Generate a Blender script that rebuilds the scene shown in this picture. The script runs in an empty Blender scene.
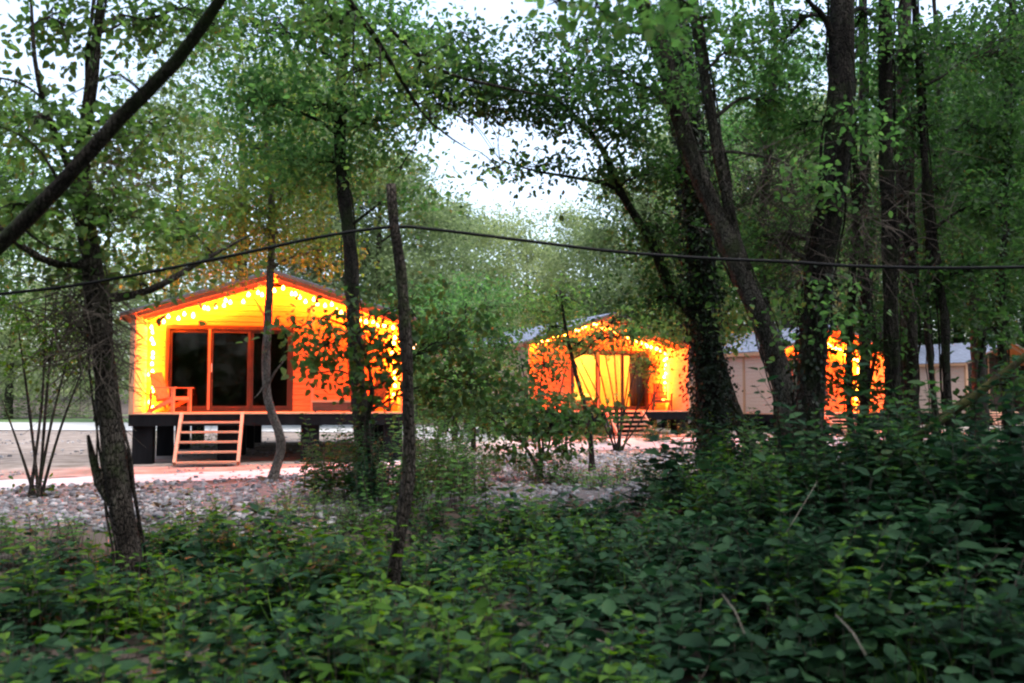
import bpy, math, random
import numpy as np
from mathutils import Vector, Matrix

# ------------------------------------------------------------------ scene, camera, light
SC = bpy.context.scene
COL = SC.collection
rng = np.random.default_rng(7)
random.seed(7)
F = 900.0                      # focal length in pixels of the 1024 px frame
EYE = 1.6
PITCH = math.atan((397 - 341.5) / F)

cam_data = bpy.data.cameras.new('camera')
cam_data.sensor_width = 36.0
cam_data.lens = F / 1024 * 36.0
cam_data.clip_start = 0.05
cam_data.clip_end = 2000
cam = bpy.data.objects.new('camera', cam_data)
cam.location = (0, 0, EYE)
cam.rotation_euler = (math.pi / 2 + PITCH, 0, 0)
cam_data.dof.use_dof = True
cam_data.dof.focus_distance = 19.0
cam_data.dof.aperture_fstop = 1.6
COL.objects.link(cam)
SC.camera = cam

SUN_EL, SUN_AZ = 72.0, 130.0
world = bpy.data.worlds.new('World')
SC.world = world
world.use_nodes = True
wn, wl = world.node_tree.nodes, world.node_tree.links
sky = wn.new('ShaderNodeTexSky')
sky.sky_type = 'NISHITA'
sky.sun_disc = False
sky.sun_elevation = math.radians(SUN_EL)
sky.sun_rotation = math.radians(SUN_AZ)
sky.dust_density = 3.0
sky.ozone_density = 1.5
hsv = wn.new('ShaderNodeHueSaturation')      # overcast: the blue washed out
hsv.inputs['Saturation'].default_value = 0.75
wl.new(sky.outputs[0], hsv.inputs['Color'])
bg = wn['Background']
wl.new(hsv.outputs[0], bg.inputs['Color'])
bg.inputs['Strength'].default_value = 0.10

sun_data = bpy.data.lights.new('sun', 'SUN')
sun_data.energy = 0.6
sun_data.angle = math.radians(60)
sun_data.color = (1.0, 0.98, 0.95)
sun = bpy.data.objects.new('sun', sun_data)
sun.rotation_euler = (math.radians(90 - SUN_EL), 0, math.radians(180 - SUN_AZ))
COL.objects.link(sun)

SC.view_settings.view_transform = 'Standard'
SC.view_settings.look = 'None'
SC.view_settings.exposure = 2.4
SC.view_settings.gamma = 1.0
SC.cycles.use_denoising = True
SC.cycles.max_bounces = 6
SC.cycles.diffuse_bounces = 3
SC.cycles.glossy_bounces = 2
SC.cycles.transmission_bounces = 4
SC.cycles.transparent_max_bounces = 8
SC.cycles.pixel_filter_type = 'BLACKMAN_HARRIS'
SC.cycles.filter_width = 2.2
SC.cycles.sample_clamp_indirect = 6.0

BULB_STRENGTH = 185.0

# ------------------------------------------------------------------ projection helpers
CP, SP = math.cos(PITCH), math.sin(PITCH)


def at(px, py, Y):
    """The point at depth Y that shows at pixel (px, py)."""
    vx, vz = (px - 512) / F, (341.5 - py) / F
    dy, dz = CP - SP * vz, SP + CP * vz
    t = Y / dy
    return Vector((vx * t, Y, EYE + dz * t))


def sstep(a, b, x):
    t = np.clip((np.asarray(x, float) - a) / (b - a), 0, 1)
    return t * t * (3 - 2 * t)


def vnoise(x, y, s, seed=0):
    """cheap smooth noise in about -1..1"""
    x, y = np.asarray(x, float) * s, np.asarray(y, float) * s
    k = seed * 1.37
    return (np.sin(x * 1.7 + y * 0.9 + k) + np.sin(x * -0.8 + y * 2.1 + 1.3 * k + 2)
            + np.sin(x * 2.9 - y * 1.7 + 0.7 * k) * 0.6 + np.sin(x * 1.1 + y * 3.7 + 2.1 * k) * 0.5) / 3.1


def ground_h(x, y):
    x, y = np.asarray(x, float), np.asarray(y, float)
    h = -0.28 * (1 - sstep(8.5, 12.3, y))
    h = h - 0.42 * np.exp(-((y - 10.9) / 0.75) ** 2) * np.exp(-((x + 1.9) / 1.6) ** 2)
    h = h + 0.25 * sstep(25, 31, y) * sstep(-4, 1, x)
    rough = 1 - sstep(12, 15, y) + 0.6 * sstep(60, 90, y)
    h = h + rough * 0.07 * vnoise(x, y, 1.1, 3)
    h = h + sstep(70, 220, y) * 6.0
    return h


def gp(px, py):
    """The ground point that shows at a pixel."""
    vx, vz = (px - 512) / F, (341.5 - py) / F
    d = np.array([vx, CP - SP * vz, SP + CP * vz])
    t = 1.0
    for _ in range(4000):
        p = np.array([0, 0, EYE]) + d * t
        if p[2] <= ground_h(p[0], p[1]):
            break
        t += 0.02
    return Vector((p[0], p[1], float(ground_h(p[0], p[1]))))


# ------------------------------------------------------------------ materials
def mat(name, rough=0.8, spec=0.3):
    m = bpy.data.materials.new(name)
    m.use_nodes = True
    nt = m.node_tree
    b = nt.nodes['Principled BSDF']
    b.inputs['Roughness'].default_value = rough
    b.inputs['Specular IOR Level'].default_value = spec
    return m, nt, b


def N(nt, kind, **kw):
    n = nt.nodes.new(kind)
    for k, v in kw.items():
        setattr(n, k, v)
    return n


def ramp(nt, fac, stops):
    r = N(nt, 'ShaderNodeValToRGB')
    els = r.color_ramp.elements
    while len(els) < len(stops):
        els.new(0.5)
    for e, (p, c) in zip(els, stops):
        e.position = p
        e.color = (*c, 1)
    nt.links.new(fac, r.inputs[0])
    return r.outputs[0]


def noise(nt, scale, detail=4, vec=None, stretch=None, rough=0.55):
    n = N(nt, 'ShaderNodeTexNoise')
    n.inputs['Scale'].default_value = scale
    n.inputs['Detail'].default_value = detail
    n.inputs['Roughness'].default_value = rough
    if vec is None:
        tc = N(nt, 'ShaderNodeTexCoord')
        vec = tc.outputs['Object']
    if stretch:
        mp = N(nt, 'ShaderNodeMapping')
        mp.inputs['Scale'].default_value = stretch
        nt.links.new(vec, mp.inputs['Vector'])
        vec = mp.outputs[0]
    nt.links.new(vec, n.inputs['Vector'])
    return n.outputs['Fac']


def bump(nt, b, h, strength=0.4, dist=0.02):
    bp = N(nt, 'ShaderNodeBump')
    bp.inputs['Strength'].default_value = strength
    bp.inputs['Distance'].default_value = dist
    nt.links.new(h, bp.inputs['Height'])
    nt.links.new(bp.outputs[0], b.inputs['Normal'])


def mottled(name, stops, scale=5, rough=0.85, spec=0.2, stretch=None, bs=0.4, bd=0.02, island=False):
    m, nt, b = mat(name, rough, spec)
    f = noise(nt, scale, 5, stretch=stretch)
    if island:
        g = N(nt, 'ShaderNodeNewGeometry')
        mx = N(nt, 'ShaderNodeMath', operation='MULTIPLY_ADD')
        nt.links.new(g.outputs['Random Per Island'], mx.inputs[0])
        mx.inputs[1].default_value = 0.7
        sc = N(nt, 'ShaderNodeMath', operation='MULTIPLY')
        sc.inputs[1].default_value = 0.3
        nt.links.new(f, sc.inputs[0])
        nt.links.new(sc.outputs[0], mx.inputs[2])
        f = mx.outputs[0]
    nt.links.new(ramp(nt, f, stops), b.inputs['Base Color'])
    if bs:
        bump(nt, b, noise(nt, scale * 4, 6, stretch=stretch), bs, bd)
    return m


def leaf_mat(name, dark, mid, light, translucent=0.35, spec=0.2, rough=0.6, clump=0.8):
    """Leaf colours vary from leaf to leaf and between sprays."""
    m, nt, b = mat(name, rough, spec)
    g = N(nt, 'ShaderNodeNewGeometry')
    f = noise(nt, clump, 2)
    a = N(nt, 'ShaderNodeMath', operation='MULTIPLY')
    a.inputs[1].default_value = 0.55
    nt.links.new(g.outputs['Random Per Island'], a.inputs[0])
    s = N(nt, 'ShaderNodeMath', operation='MULTIPLY_ADD')
    s.inputs[1].default_value = 0.9
    nt.links.new(f, s.inputs[0])
    nt.links.new(a.outputs[0], s.inputs[2])
    sub = N(nt, 'ShaderNodeMath', operation='SUBTRACT')
    nt.links.new(s.outputs[0], sub.inputs[0])
    sub.inputs[1].default_value = 0.22
    col = ramp(nt, sub.outputs[0], [(0.1, dark), (0.5, mid), (0.92, light)])
    nt.links.new(col, b.inputs['Base Color'])
    t = N(nt, 'ShaderNodeBsdfTranslucent')
    hs = N(nt, 'ShaderNodeHueSaturation')
    hs.inputs['Hue'].default_value = 0.497
    hs.inputs['Saturation'].default_value = 1.15
    hs.inputs['Value'].default_value = 2.0
    nt.links.new(col, hs.inputs['Color'])
    nt.links.new(hs.outputs[0], t.inputs['Color'])
    mx = N(nt, 'ShaderNodeMixShader')
    mx.inputs[0].default_value = translucent
    nt.links.new(b.outputs[0], mx.inputs[1])
    nt.links.new(t.outputs[0], mx.inputs[2])
    nt.links.new(mx.outputs[0], nt.nodes['Material Output'].inputs[0])
    return m


M = {}
M['soil'] = mottled('soil', [(0.25, (0.030, 0.023, 0.018)), (0.5, (0.075, 0.058, 0.05)), (0.75, (0.14, 0.115, 0.10))], 1.3, 0.95, 0.1, bs=0.6, bd=0.04)
M['gravel_bed'] = mottled('gravel_bed', [(0.3, (0.07, 0.062, 0.06)), (0.55, (0.15, 0.135, 0.132)), (0.75, (0.24, 0.22, 0.215))], 9, 0.95, 0.1, bs=0.8, bd=0.03)
M['path'] = mottled('path_gravel', [(0.3, (0.33, 0.345, 0.36)), (0.6, (0.47, 0.485, 0.50))], 3, 0.95, 0.1, bs=0.5, bd=0.02)
M['road'] = mottled('pale_road', [(0.3, (0.36, 0.35, 0.345)), (0.7, (0.56, 0.55, 0.54))], 1.5, 0.9, 0.1, bs=0.3, bd=0.02)
M['lawn'] = mottled('lawn_green', [(0.3, (0.09, 0.15, 0.06)), (0.7, (0.17, 0.25, 0.10))], 2.0, 0.95, 0.1, bs=0.6, bd=0.04)
M['stone'] = mottled('stones', [(0.05, (0.06, 0.058, 0.064)), (0.4, (0.145, 0.142, 0.155)), (0.72, (0.26, 0.255, 0.27)), (0.97, (0.52, 0.50, 0.49))], 6, 0.9, 0.2, bs=0.3, island=True)
M['litter'] = mottled('dead_leaves', [(0.1, (0.06, 0.04, 0.03)), (0.5, (0.17, 0.11, 0.07)), (0.9, (0.30, 0.21, 0.14))], 3, 0.9, 0.15, bs=0, island=True)
M['bark'] = mottled('bark_brown', [(0.3, (0.016, 0.013, 0.011)), (0.52, (0.060, 0.049, 0.041)), (0.70, (0.14, 0.12, 0.10))], 7, 0.95, 0.15, (1, 1, 0.25), 1.0, 0.03)
M['bark_dark'] = mottled('bark_dark', [(0.3, (0.011, 0.009, 0.008)), (0.55, (0.038, 0.032, 0.027)), (0.72, (0.088, 0.078, 0.062))], 8, 0.95, 0.15, (1, 1, 0.25), 1.0, 0.03)
M['bark_grey'] = mottled('bark_grey', [(0.3, (0.09, 0.076, 0.065)), (0.55, (0.18, 0.155, 0.135)), (0.75, (0.28, 0.25, 0.22))], 8, 0.9, 0.2, (1, 1, 0.5), 0.6, 0.02)
M['bark_moss'] = mottled('bark_mossy', [(0.35, (0.03, 0.024, 0.014)), (0.55, (0.05, 0.052, 0.018)), (0.75, (0.10, 0.092, 0.035))], 6, 0.95, 0.1, None, 0.8, 0.03)


def bark(name, c0, c1, c2, moss, moss_at=0.60):
    m, nt, b = mat(name, 0.95, 0.12)
    tc = N(nt, 'ShaderNodeTexCoord')
    col = ramp(nt, noise(nt, 6, 6, stretch=(1, 1, 0.35), rough=0.65), [(0.3, c0), (0.52, c1), (0.72, c2)])
    mp = N(nt, 'ShaderNodeMapping')
    mp.inputs['Scale'].default_value = (1, 1, 0.28)
    nt.links.new(tc.outputs['Object'], mp.inputs['Vector'])
    vo = N(nt, 'ShaderNodeTexVoronoi', feature='DISTANCE_TO_EDGE')
    vo.inputs['Scale'].default_value = 42
    nt.links.new(mp.outputs[0], vo.inputs['Vector'])
    crack = ramp(nt, vo.outputs['Distance'], [(0.0, (0, 0, 0)), (0.14, (1, 1, 1))])
    mk = N(nt, 'ShaderNodeMix', data_type='RGBA')
    nt.links.new(crack, mk.inputs[0])
    mk.inputs[6].default_value = (*[x * 0.6 for x in c0], 1)
    nt.links.new(col, mk.inputs[7])
    mo = ramp(nt, noise(nt, 1.7, 6, rough=0.7), [(moss_at - 0.06, (0, 0, 0)), (moss_at + 0.06, (1, 1, 1))])
    mm = N(nt, 'ShaderNodeMix', data_type='RGBA')
    nt.links.new(mo, mm.inputs[0])
    nt.links.new(mk.outputs[2], mm.inputs[6])
    mm.inputs[7].default_value = (*moss, 1)
    nt.links.new(mm.outputs[2], b.inputs['Base Color'])
    ad = N(nt, 'ShaderNodeMath', operation='MULTIPLY_ADD')
    nt.links.new(crack, ad.inputs[0])
    ad.inputs[1].default_value = 0.7
    nt.links.new(noise(nt, 30, 5), ad.inputs[2])
    bump(nt, b, ad.outputs[0], 1.0, 0.03)
    return m


M['bark'] = bark('bark_brown', (0.018, 0.014, 0.012), (0.055, 0.045, 0.038), (0.125, 0.108, 0.09), (0.035, 0.048, 0.018), 0.58)
M['bark_dark'] = bark('bark_dark', (0.012, 0.010, 0.009), (0.036, 0.030, 0.026), (0.085, 0.075, 0.062), (0.026, 0.036, 0.015), 0.56)
M['bark_pale'] = bark('bark_lichen', (0.03, 0.026, 0.022), (0.09, 0.078, 0.066), (0.18, 0.16, 0.14), (0.05, 0.06, 0.03), 0.60)
M['bark_grey'] = bark('bark_grey', (0.07, 0.06, 0.052), (0.17, 0.147, 0.128), (0.27, 0.24, 0.21), (0.10, 0.10, 0.06), 0.66)
M['twig'] = mottled('twig_brown', [(0.3, (0.045, 0.036, 0.03)), (0.7, (0.11, 0.09, 0.075))], 5, 0.95, 0.1, bs=0)
M['twig_pale'] = mottled('twig_pale', [(0.3, (0.12, 0.10, 0.08)), (0.7, (0.24, 0.21, 0.18))], 5, 0.9, 0.1, bs=0)

M['leaf_olive'] = leaf_mat('leaf_olive', (0.030, 0.060, 0.018), (0.066, 0.128, 0.038), (0.135, 0.22, 0.065), 0.5)
M['leaf_green'] = leaf_mat('leaf_green', (0.028, 0.066, 0.021), (0.064, 0.140, 0.044), (0.125, 0.23, 0.072), 0.5)
M['leaf_dark'] = leaf_mat('leaf_dark', (0.014, 0.036, 0.012), (0.032, 0.074, 0.022), (0.065, 0.125, 0.038), 0.45)
M['leaf_yellow'] = leaf_mat('leaf_yellowish', (0.045, 0.080, 0.020), (0.095, 0.155, 0.038), (0.18, 0.25, 0.065), 0.5)
M['leaf_pale'] = leaf_mat('leaf_pale', (0.09, 0.12, 0.055), (0.17, 0.21, 0.095), (0.28, 0.32, 0.16), 0.45, clump=0.35)  # haze of the distant trees put into a paler leaf colour
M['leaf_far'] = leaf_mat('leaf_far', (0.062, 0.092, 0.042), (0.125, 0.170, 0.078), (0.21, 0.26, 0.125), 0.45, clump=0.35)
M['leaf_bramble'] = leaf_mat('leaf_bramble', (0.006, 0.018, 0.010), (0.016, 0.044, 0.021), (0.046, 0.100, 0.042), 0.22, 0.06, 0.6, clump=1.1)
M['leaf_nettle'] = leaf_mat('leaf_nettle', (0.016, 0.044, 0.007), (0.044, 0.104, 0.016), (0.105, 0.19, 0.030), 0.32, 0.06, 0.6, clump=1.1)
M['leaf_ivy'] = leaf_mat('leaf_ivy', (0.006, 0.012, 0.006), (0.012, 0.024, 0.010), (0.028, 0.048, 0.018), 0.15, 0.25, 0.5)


def wood(name, c0, c1, rough=0.65, scale=3, stretch=(0.6, 8, 8)):
    return mottled(name, [(0.3, c0), (0.7, c1)], scale, rough, 0.25, stretch, 0.15, 0.01)


M['board'] = wood('pine_boards', (0.47, 0.33, 0.26), (0.63, 0.47, 0.39))
M['facade'] = wood('glow_tinted_boards', (0.43, 0.165, 0.050), (0.60, 0.255, 0.085))  # amber glow of the string lights put into the board colour
M['trim'] = wood('pine_trim', (0.36, 0.20, 0.115), (0.50, 0.29, 0.17), stretch=(8, 8, 0.6))
M['rake'] = wood('weathered_rake', (0.10, 0.055, 0.04), (0.17, 0.10, 0.072), stretch=(4, 4, 4))
M['rail'] = wood('reddish_rail', (0.42, 0.20, 0.13), (0.56, 0.29, 0.19))
M['deck'] = wood('deck_boards', (0.44, 0.24, 0.15), (0.58, 0.34, 0.22))
M['black'] = mottled('charred_black', [(0.3, (0.003, 0.003, 0.004)), (0.7, (0.009, 0.009, 0.011))], 5, 0.8, 0.12, (1, 1, 0.2), 0.3)
M['frame'] = mottled('brown_frame', [(0.3, (0.022, 0.014, 0.010)), (0.7, (0.045, 0.027, 0.018))], 5, 0.5, 0.4, bs=0)
M['chair'] = wood('garden_wood', (0.34, 0.17, 0.085), (0.47, 0.26, 0.14), 0.6, 4, (4, 4, 4))
M['chair_dark'] = wood('dark_wood', (0.03, 0.018, 0.012), (0.06, 0.038, 0.026), 0.6, 4, (4, 4, 4))
M['chest'] = wood('dark_chest', (0.06, 0.03, 0.022), (0.10, 0.05, 0.035))
M['lid'] = wood('tan_cushion', (0.26, 0.16, 0.09), (0.36, 0.24, 0.14), 0.9)
M['shaded_brown_wall'] = wood('shaded_brown_boards', (0.026, 0.017, 0.013), (0.05, 0.032, 0.024))  # shade of the unlit gable and rooms darkened into the brown
M['linen'] = mottled('white_linen', [(0.3, (0.70, 0.68, 0.64)), (0.7, (0.80, 0.78, 0.75))], 2, 0.9, 0.1, bs=0.3, bd=0.05)
M['curtain'] = wood('curtain_cloth', (0.22, 0.13, 0.075), (0.36, 0.23, 0.14), 0.95, 2, (14, 14, 0.3))
M['inside'] = wood('inside_boards', (0.55, 0.42, 0.26), (0.66, 0.51, 0.33))
M['metal'] = mat('handle_metal', 0.25, 0.5)[0]
M['metal'].node_tree.nodes['Principled BSDF'].inputs['Metallic'].default_value = 1
M['metal'].node_tree.nodes['Principled BSDF'].inputs['Base Color'].default_value = (0.7, 0.7, 0.72, 1)
M['cable'] = mat('black_rubber', 0.7, 0.15)[0]
M['cable'].node_tree.nodes['Principled BSDF'].inputs['Base Color'].default_value = (0.006, 0.006, 0.007, 1)


def shingles():
    m, nt, b = mat('slate_shingles', 0.75, 0.35)
    tc = N(nt, 'ShaderNodeTexCoord')
    br = N(nt, 'ShaderNodeTexBrick')
    br.offset = 0.5
    br.inputs['Color1'].default_value = (0.115, 0.135, 0.19, 1)
    br.inputs['Color2'].default_value = (0.17, 0.195, 0.265, 1)
    br.inputs['Mortar'].default_value = (0.045, 0.05, 0.06, 1)
    br.inputs['Scale'].default_value = 1.0
    br.inputs['Brick Width'].default_value = 0.33
    br.inputs['Row Height'].default_value = 0.14
    br.inputs['Mortar Size'].default_value = 0.012
    sw = N(nt, 'ShaderNodeSeparateXYZ')
    cb = N(nt, 'ShaderNodeCombineXYZ')
    nt.links.new(tc.outputs['Object'], sw.inputs[0])
    nt.links.new(sw.outputs['Y'], cb.inputs['X'])
    nt.links.new(sw.outputs['X'], cb.inputs['Y'])
    nt.links.new(cb.outputs[0], br.inputs['Vector'])
    nt.links.new(br.outputs['Color'], b.inputs['Base Color'])
    bump(nt, b, br.outputs['Fac'], -0.5, 0.02)
    return m


M['shingle'] = shingles()


def glass():
    m, nt, b = mat('dark_glass', 0.05, 0.5)
    nt.nodes.remove(b)
    t = N(nt, 'ShaderNodeBsdfTransparent')
    t.inputs[0].default_value = (0.62, 0.60, 0.58, 1)
    g = N(nt, 'ShaderNodeBsdfGlossy')
    g.inputs['Roughness'].default_value = 0.04
    f = N(nt, 'ShaderNodeFresnel')
    f.inputs[0].default_value = 1.35
    mx = N(nt, 'ShaderNodeMixShader')
    nt.links.new(f.outputs[0], mx.inputs[0])
    nt.links.new(t.outputs[0], mx.inputs[1])
    nt.links.new(g.outputs[0], mx.inputs[2])
    nt.links.new(mx.outputs[0], nt.nodes['Material Output'].inputs[0])
    return m


M['glass'] = glass()


def emit(name, col, s):
    m, nt, b = mat(name)
    b.inputs['Base Color'].default_value = (0.8, 0.6, 0.4, 1)
    b.inputs['Emission Color'].default_value = (*col, 1)
    b.inputs['Emission Strength'].default_value = s
    return m


M['bulb'] = emit('amber_bulb', (1.0, 0.128, 0.007), BULB_STRENGTH)
M['room_lamp'] = emit('room_lamp_glow', (1.0, 0.42, 0.055), 850.0)
M['lantern_glow'] = emit('lantern_glow', (1.0, 0.42, 0.2), 2.0)


# ------------------------------------------------------------------ mesh helpers
def link(name, me, m, parent=None):
    if m is not None:
        me.materials.append(m)
    o = bpy.data.objects.new(name, me)
    COL.objects.link(o)
    if parent is not None:
        o.parent = parent
    return o


def tag(o, label=None, cat=None, group=None, kind=None):
    if label:
        o['label'] = label
    if cat:
        o['category'] = cat
    if group:
        o['group'] = group
    if kind:
        o['kind'] = kind
    return o


def thing(name, label, cat, loc=(0, 0, 0), rz=0.0, group=None):
    o = bpy.data.objects.new(name, None)
    COL.objects.link(o)
    o.location = loc
    o.rotation_euler = (0, 0, rz)
    return tag(o, label, cat, group)


class MB:
    def __init__(self):
        self.v, self.f = [], []

    def add(self, vs, fs):
        k = len(self.v)
        self.v.extend([tuple(p) for p in vs])
        self.f.extend([tuple(i + k for i in f) for f in fs])
        return self

    def box(self, x0, y0, z0, x1, y1, z1, mtx=None):
        vs = [Vector(p) for p in ((x0, y0, z0), (x1, y0, z0), (x1, y1, z0), (x0, y1, z0), (x0, y0, z1), (x1, y0, z1), (x1, y1, z1), (x0, y1, z1))]
        if mtx is not None:
            vs = [mtx @ p for p in vs]
        return self.add(vs, [(0, 3, 2, 1), (4, 5, 6, 7), (0, 1, 5, 4), (1, 2, 6, 5), (2, 3, 7, 6), (3, 0, 4, 7)])

    def bar(self, a, b, w, t, up=(0, 0, 1)):
        """a rectangular bar from a to b, w across, t thick along up"""
        a, b = Vector(a), Vector(b)
        d = (b - a).normalized()
        s = d.cross(Vector(up)).normalized()
        u = s.cross(d).normalized()
        vs = []
        for p in (a, b):
            for i, j in ((-1, -1), (1, -1), (1, 1), (-1, 1)):
                vs.append(p + s * (i * w / 2) + u * (j * t / 2))
        return self.add(vs, [(0, 1, 2, 3), (7, 6, 5, 4), (0, 4, 5, 1), (1, 5, 6, 2), (2, 6, 7, 3), (3, 7, 4, 0)])

    def tube(self, pts, radii, n=8, rough=0.0, cap=True):
        pts = [Vector(p) for p in pts]
        m = len(pts)
        ref = Vector((0.37, 0.91, 0.13))
        vs, fs = [], []
        for i, p in enumerate(pts):
            d = (pts[min(i + 1, m - 1)] - pts[max(i - 1, 0)])
            d = d.normalized() if d.length > 1e-9 else Vector((0, 0, 1))
            s = d.cross(ref)
            if s.length < 0.05:
                s = d.cross(Vector((1, 0, 0)))
            s.normalize()
            u = d.cross(s)
            for k in range(n):
                a = 2 * math.pi * k / n
                r = radii[i] * (1 + (random.uniform(-rough, rough) if rough else 0))
                vs.append(p + s * (math.cos(a) * r) + u * (math.sin(a) * r))
        for i in range(m - 1):
            for k in range(n):
                k2 = (k + 1) % n
                fs.append((i * n + k, i * n + k2, (i + 1) * n + k2, (i + 1) * n + k))
        if cap:
            fs.append(tuple(range(n - 1, -1, -1)))
            fs.append(tuple((m - 1) * n + k for k in range(n)))
        return self.add(vs, fs)

    def build(self, name, m, parent=None, smooth=False):
        me = bpy.data.meshes.new(name)
        me.from_pydata(self.v, [], self.f)
        if smooth:
            me.polygons.foreach_set('use_smooth', [True] * len(me.polygons))
        me.update()
        return link(name, me, m, parent)


def spline(pts, radii, step=0.25):
    """Catmull-Rom through the points, with radii carried along."""
    P = [Vector(p) for p in pts]
    out, rr = [], []
    n = len(P)
    for i in range(n - 1):
        p0, p1, p2, p3 = P[max(i - 1, 0)], P[i], P[i + 1], P[min(i + 2, n - 1)]
        k = max(2, int((p2 - p1).length / step))
        for j in range(k):
            t = j / k
            out.append(0.5 * ((2 * p1) + (p2 - p0) * t + (2 * p0 - 5 * p1 + 4 * p2 - p3) * t * t + (3 * p1 - p0 - 3 * p2 + p3) * t ** 3))
            rr.append(radii[i] + (radii[i + 1] - radii[i]) * t)
    out.append(P[-1])
    rr.append(radii[-1])
    return out, rr


def norm(a):
    return a / np.maximum(np.linalg.norm(a, axis=1, keepdims=True), 1e-9)


class Leaves:
    """Collects leaf blades and links them as one mesh."""

    def __init__(self):
        self.parts = []

    def add(self, P, A, Nn, L, W):
        self.parts.append((np.asarray(P), norm(np.asarray(A)), np.asarray(Nn), np.asarray(L), np.asarray(W)))

    def cloud(self, P, L, up=0.7, droop=0.35, ratio=0.62, jitter=0.3):
        n = len(P)
        L = L * rng.uniform(1 - jitter, 1 + jitter, n)
        Nn = norm(rng.normal(size=(n, 3)) * 0.75 + np.array([0, 0, up]))
        A = rng.normal(size=(n, 3))
        A -= Nn * (A * Nn).sum(1, keepdims=True)
        A = norm(A)
        A[:, 2] -= droop
        self.add(P, A, Nn, L, L * ratio * rng.uniform(0.85, 1.15, n))

    def build(self, name, m, parent=None, simple=False):
        P, A, Nn, L, W = [np.concatenate([p[i] for p in self.parts]) for i in range(5)]
        n = len(P)
        B = norm(np.cross(Nn, A))
        U = norm(np.cross(A, B))
        L, W = L[:, None], W[:, None]
        if simple:
            pr = [(0, 0, 0), (0.45, -0.5, 0.08), (1, 0, -0.05), (0.5, 0.5, 0.08)]
            quads = np.array([[0, 1, 2, 3]])
        else:
            pr = [(0, 0, 0), (0.28, -0.48, 0.14), (0.70, -0.36, 0.08), (1, 0, -0.10), (0.70, 0.36, 0.08), (0.28, 0.48, 0.14)]
            quads = np.array([[0, 1, 2, 3], [0, 3, 4, 5]])
        k = len(pr)
        V = np.empty((n, k, 3))
        for i, (a, b, c) in enumerate(pr):
            V[:, i] = P + A * (a * L) + B * (b * W) + U * (c * W)
        idx = (np.arange(n)[:, None, None] * k + quads[None]).reshape(-1)
        nf = n * len(quads)
        me = bpy.data.meshes.new(name)
        me.vertices.add(n * k)
        me.vertices.foreach_set('co', V.reshape(-1).astype(np.float32))
        me.loops.add(nf * 4)
        me.loops.foreach_set('vertex_index', idx.astype(np.int32))
        me.polygons.add(nf)
        me.polygons.foreach_set('loop_start', np.arange(0, nf * 4, 4, dtype=np.int32))
        me.update(calc_edges=True)
        return link(name, me, m, parent)


def clusters(c, r, n, per=22, size=0.3, shell=0.5):
    """n leaf positions gathered in sprays inside an ellipsoid; returns positions and spray centres"""
    k = max(2, int(n / per))
    d = norm(rng.normal(size=(k, 3)))
    rad = rng.uniform(0, 1, k) ** shell
    cc = np.array(c) + d * rad[:, None] * np.array(r)
    w = rng.uniform(0.4, 1.6, k)
    cnt = np.maximum(1, (w / w.sum() * n).astype(int))
    P = np.repeat(cc, cnt, axis=0)
    s = np.repeat(rng.uniform(0.5, 1.3, k) * size, cnt)
    off = rng.normal(size=P.shape) * s[:, None]
    off[:, 2] *= 0.55
    return P + off, cc


# ------------------------------------------------------------------ ground
def axis(lo, hi, dense_lo, dense_hi, fine, n_out):
    a = np.arange(dense_lo, dense_hi + 1e-6, fine)
    left = dense_lo - np.geomspace(0.5, dense_lo - lo + 0.5, n_out)[1:] + 0.5 if lo < dense_lo else []
    right = dense_hi + np.geomspace(0.5, hi - dense_hi + 0.5, n_out)[1:] - 0.5
    return np.concatenate([np.sort(left), a, right])


def grid_sheet(name, xs, ys, m, kind='structure'):
    X, Y = np.meshgrid(xs, ys)
    Z = ground_h(X, Y)
    nx, ny = len(xs), len(ys)
    vs = np.stack([X, Y, Z], -1).reshape(-1, 3)
    fs = [(j * nx + i, j * nx + i + 1, (j + 1) * nx + i + 1, (j + 1) * nx + i) for j in range(ny - 1) for i in range(nx - 1)]
    me = bpy.data.meshes.new(name)
    me.from_pydata(vs.tolist(), [], fs)
    me.polygons.foreach_set('use_smooth', [True] * len(fs))
    return tag(link(name, me, m), kind=kind)


grid_sheet('ground', axis(-400, 400, -16, 20, 0.4, 16), axis(-60, 500, -4, 36, 0.4, 18), M['soil'])


def ribbon(name, centre, widths, m, dz, edge=0.12):
    """a path laid on the ground along a centre line, with an uneven edge"""
    pts, ws = spline([(c[0], c[1], 0) for c in centre], widths, 0.4)
    mb = MB()
    rows, K = [], 8
    for i, p in enumerate(pts):
        d = (pts[min(i + 1, len(pts) - 1)] - pts[max(i - 1, 0)]).normalized()
        s = Vector((-d.y, d.x, 0))
        l, r = ws[i] / 2 + random.uniform(-edge, edge), ws[i] / 2 + random.uniform(-edge, edge)
        rows.append([p + s * (-r + (l + r) * k / K) for k in range(K + 1)])
    vs = [(q.x, q.y, float(ground_h(q.x, q.y)) + dz) for row in rows for q in row]
    fs = []
    for i in range(len(rows) - 1):
        for k in range(K):
            a = i * (K + 1) + k
            fs.append((a, a + K + 1, a + K + 2, a + 1))
    mb.add(vs, fs)
    return tag(mb.build(name, m, smooth=True), kind='structure')


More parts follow.
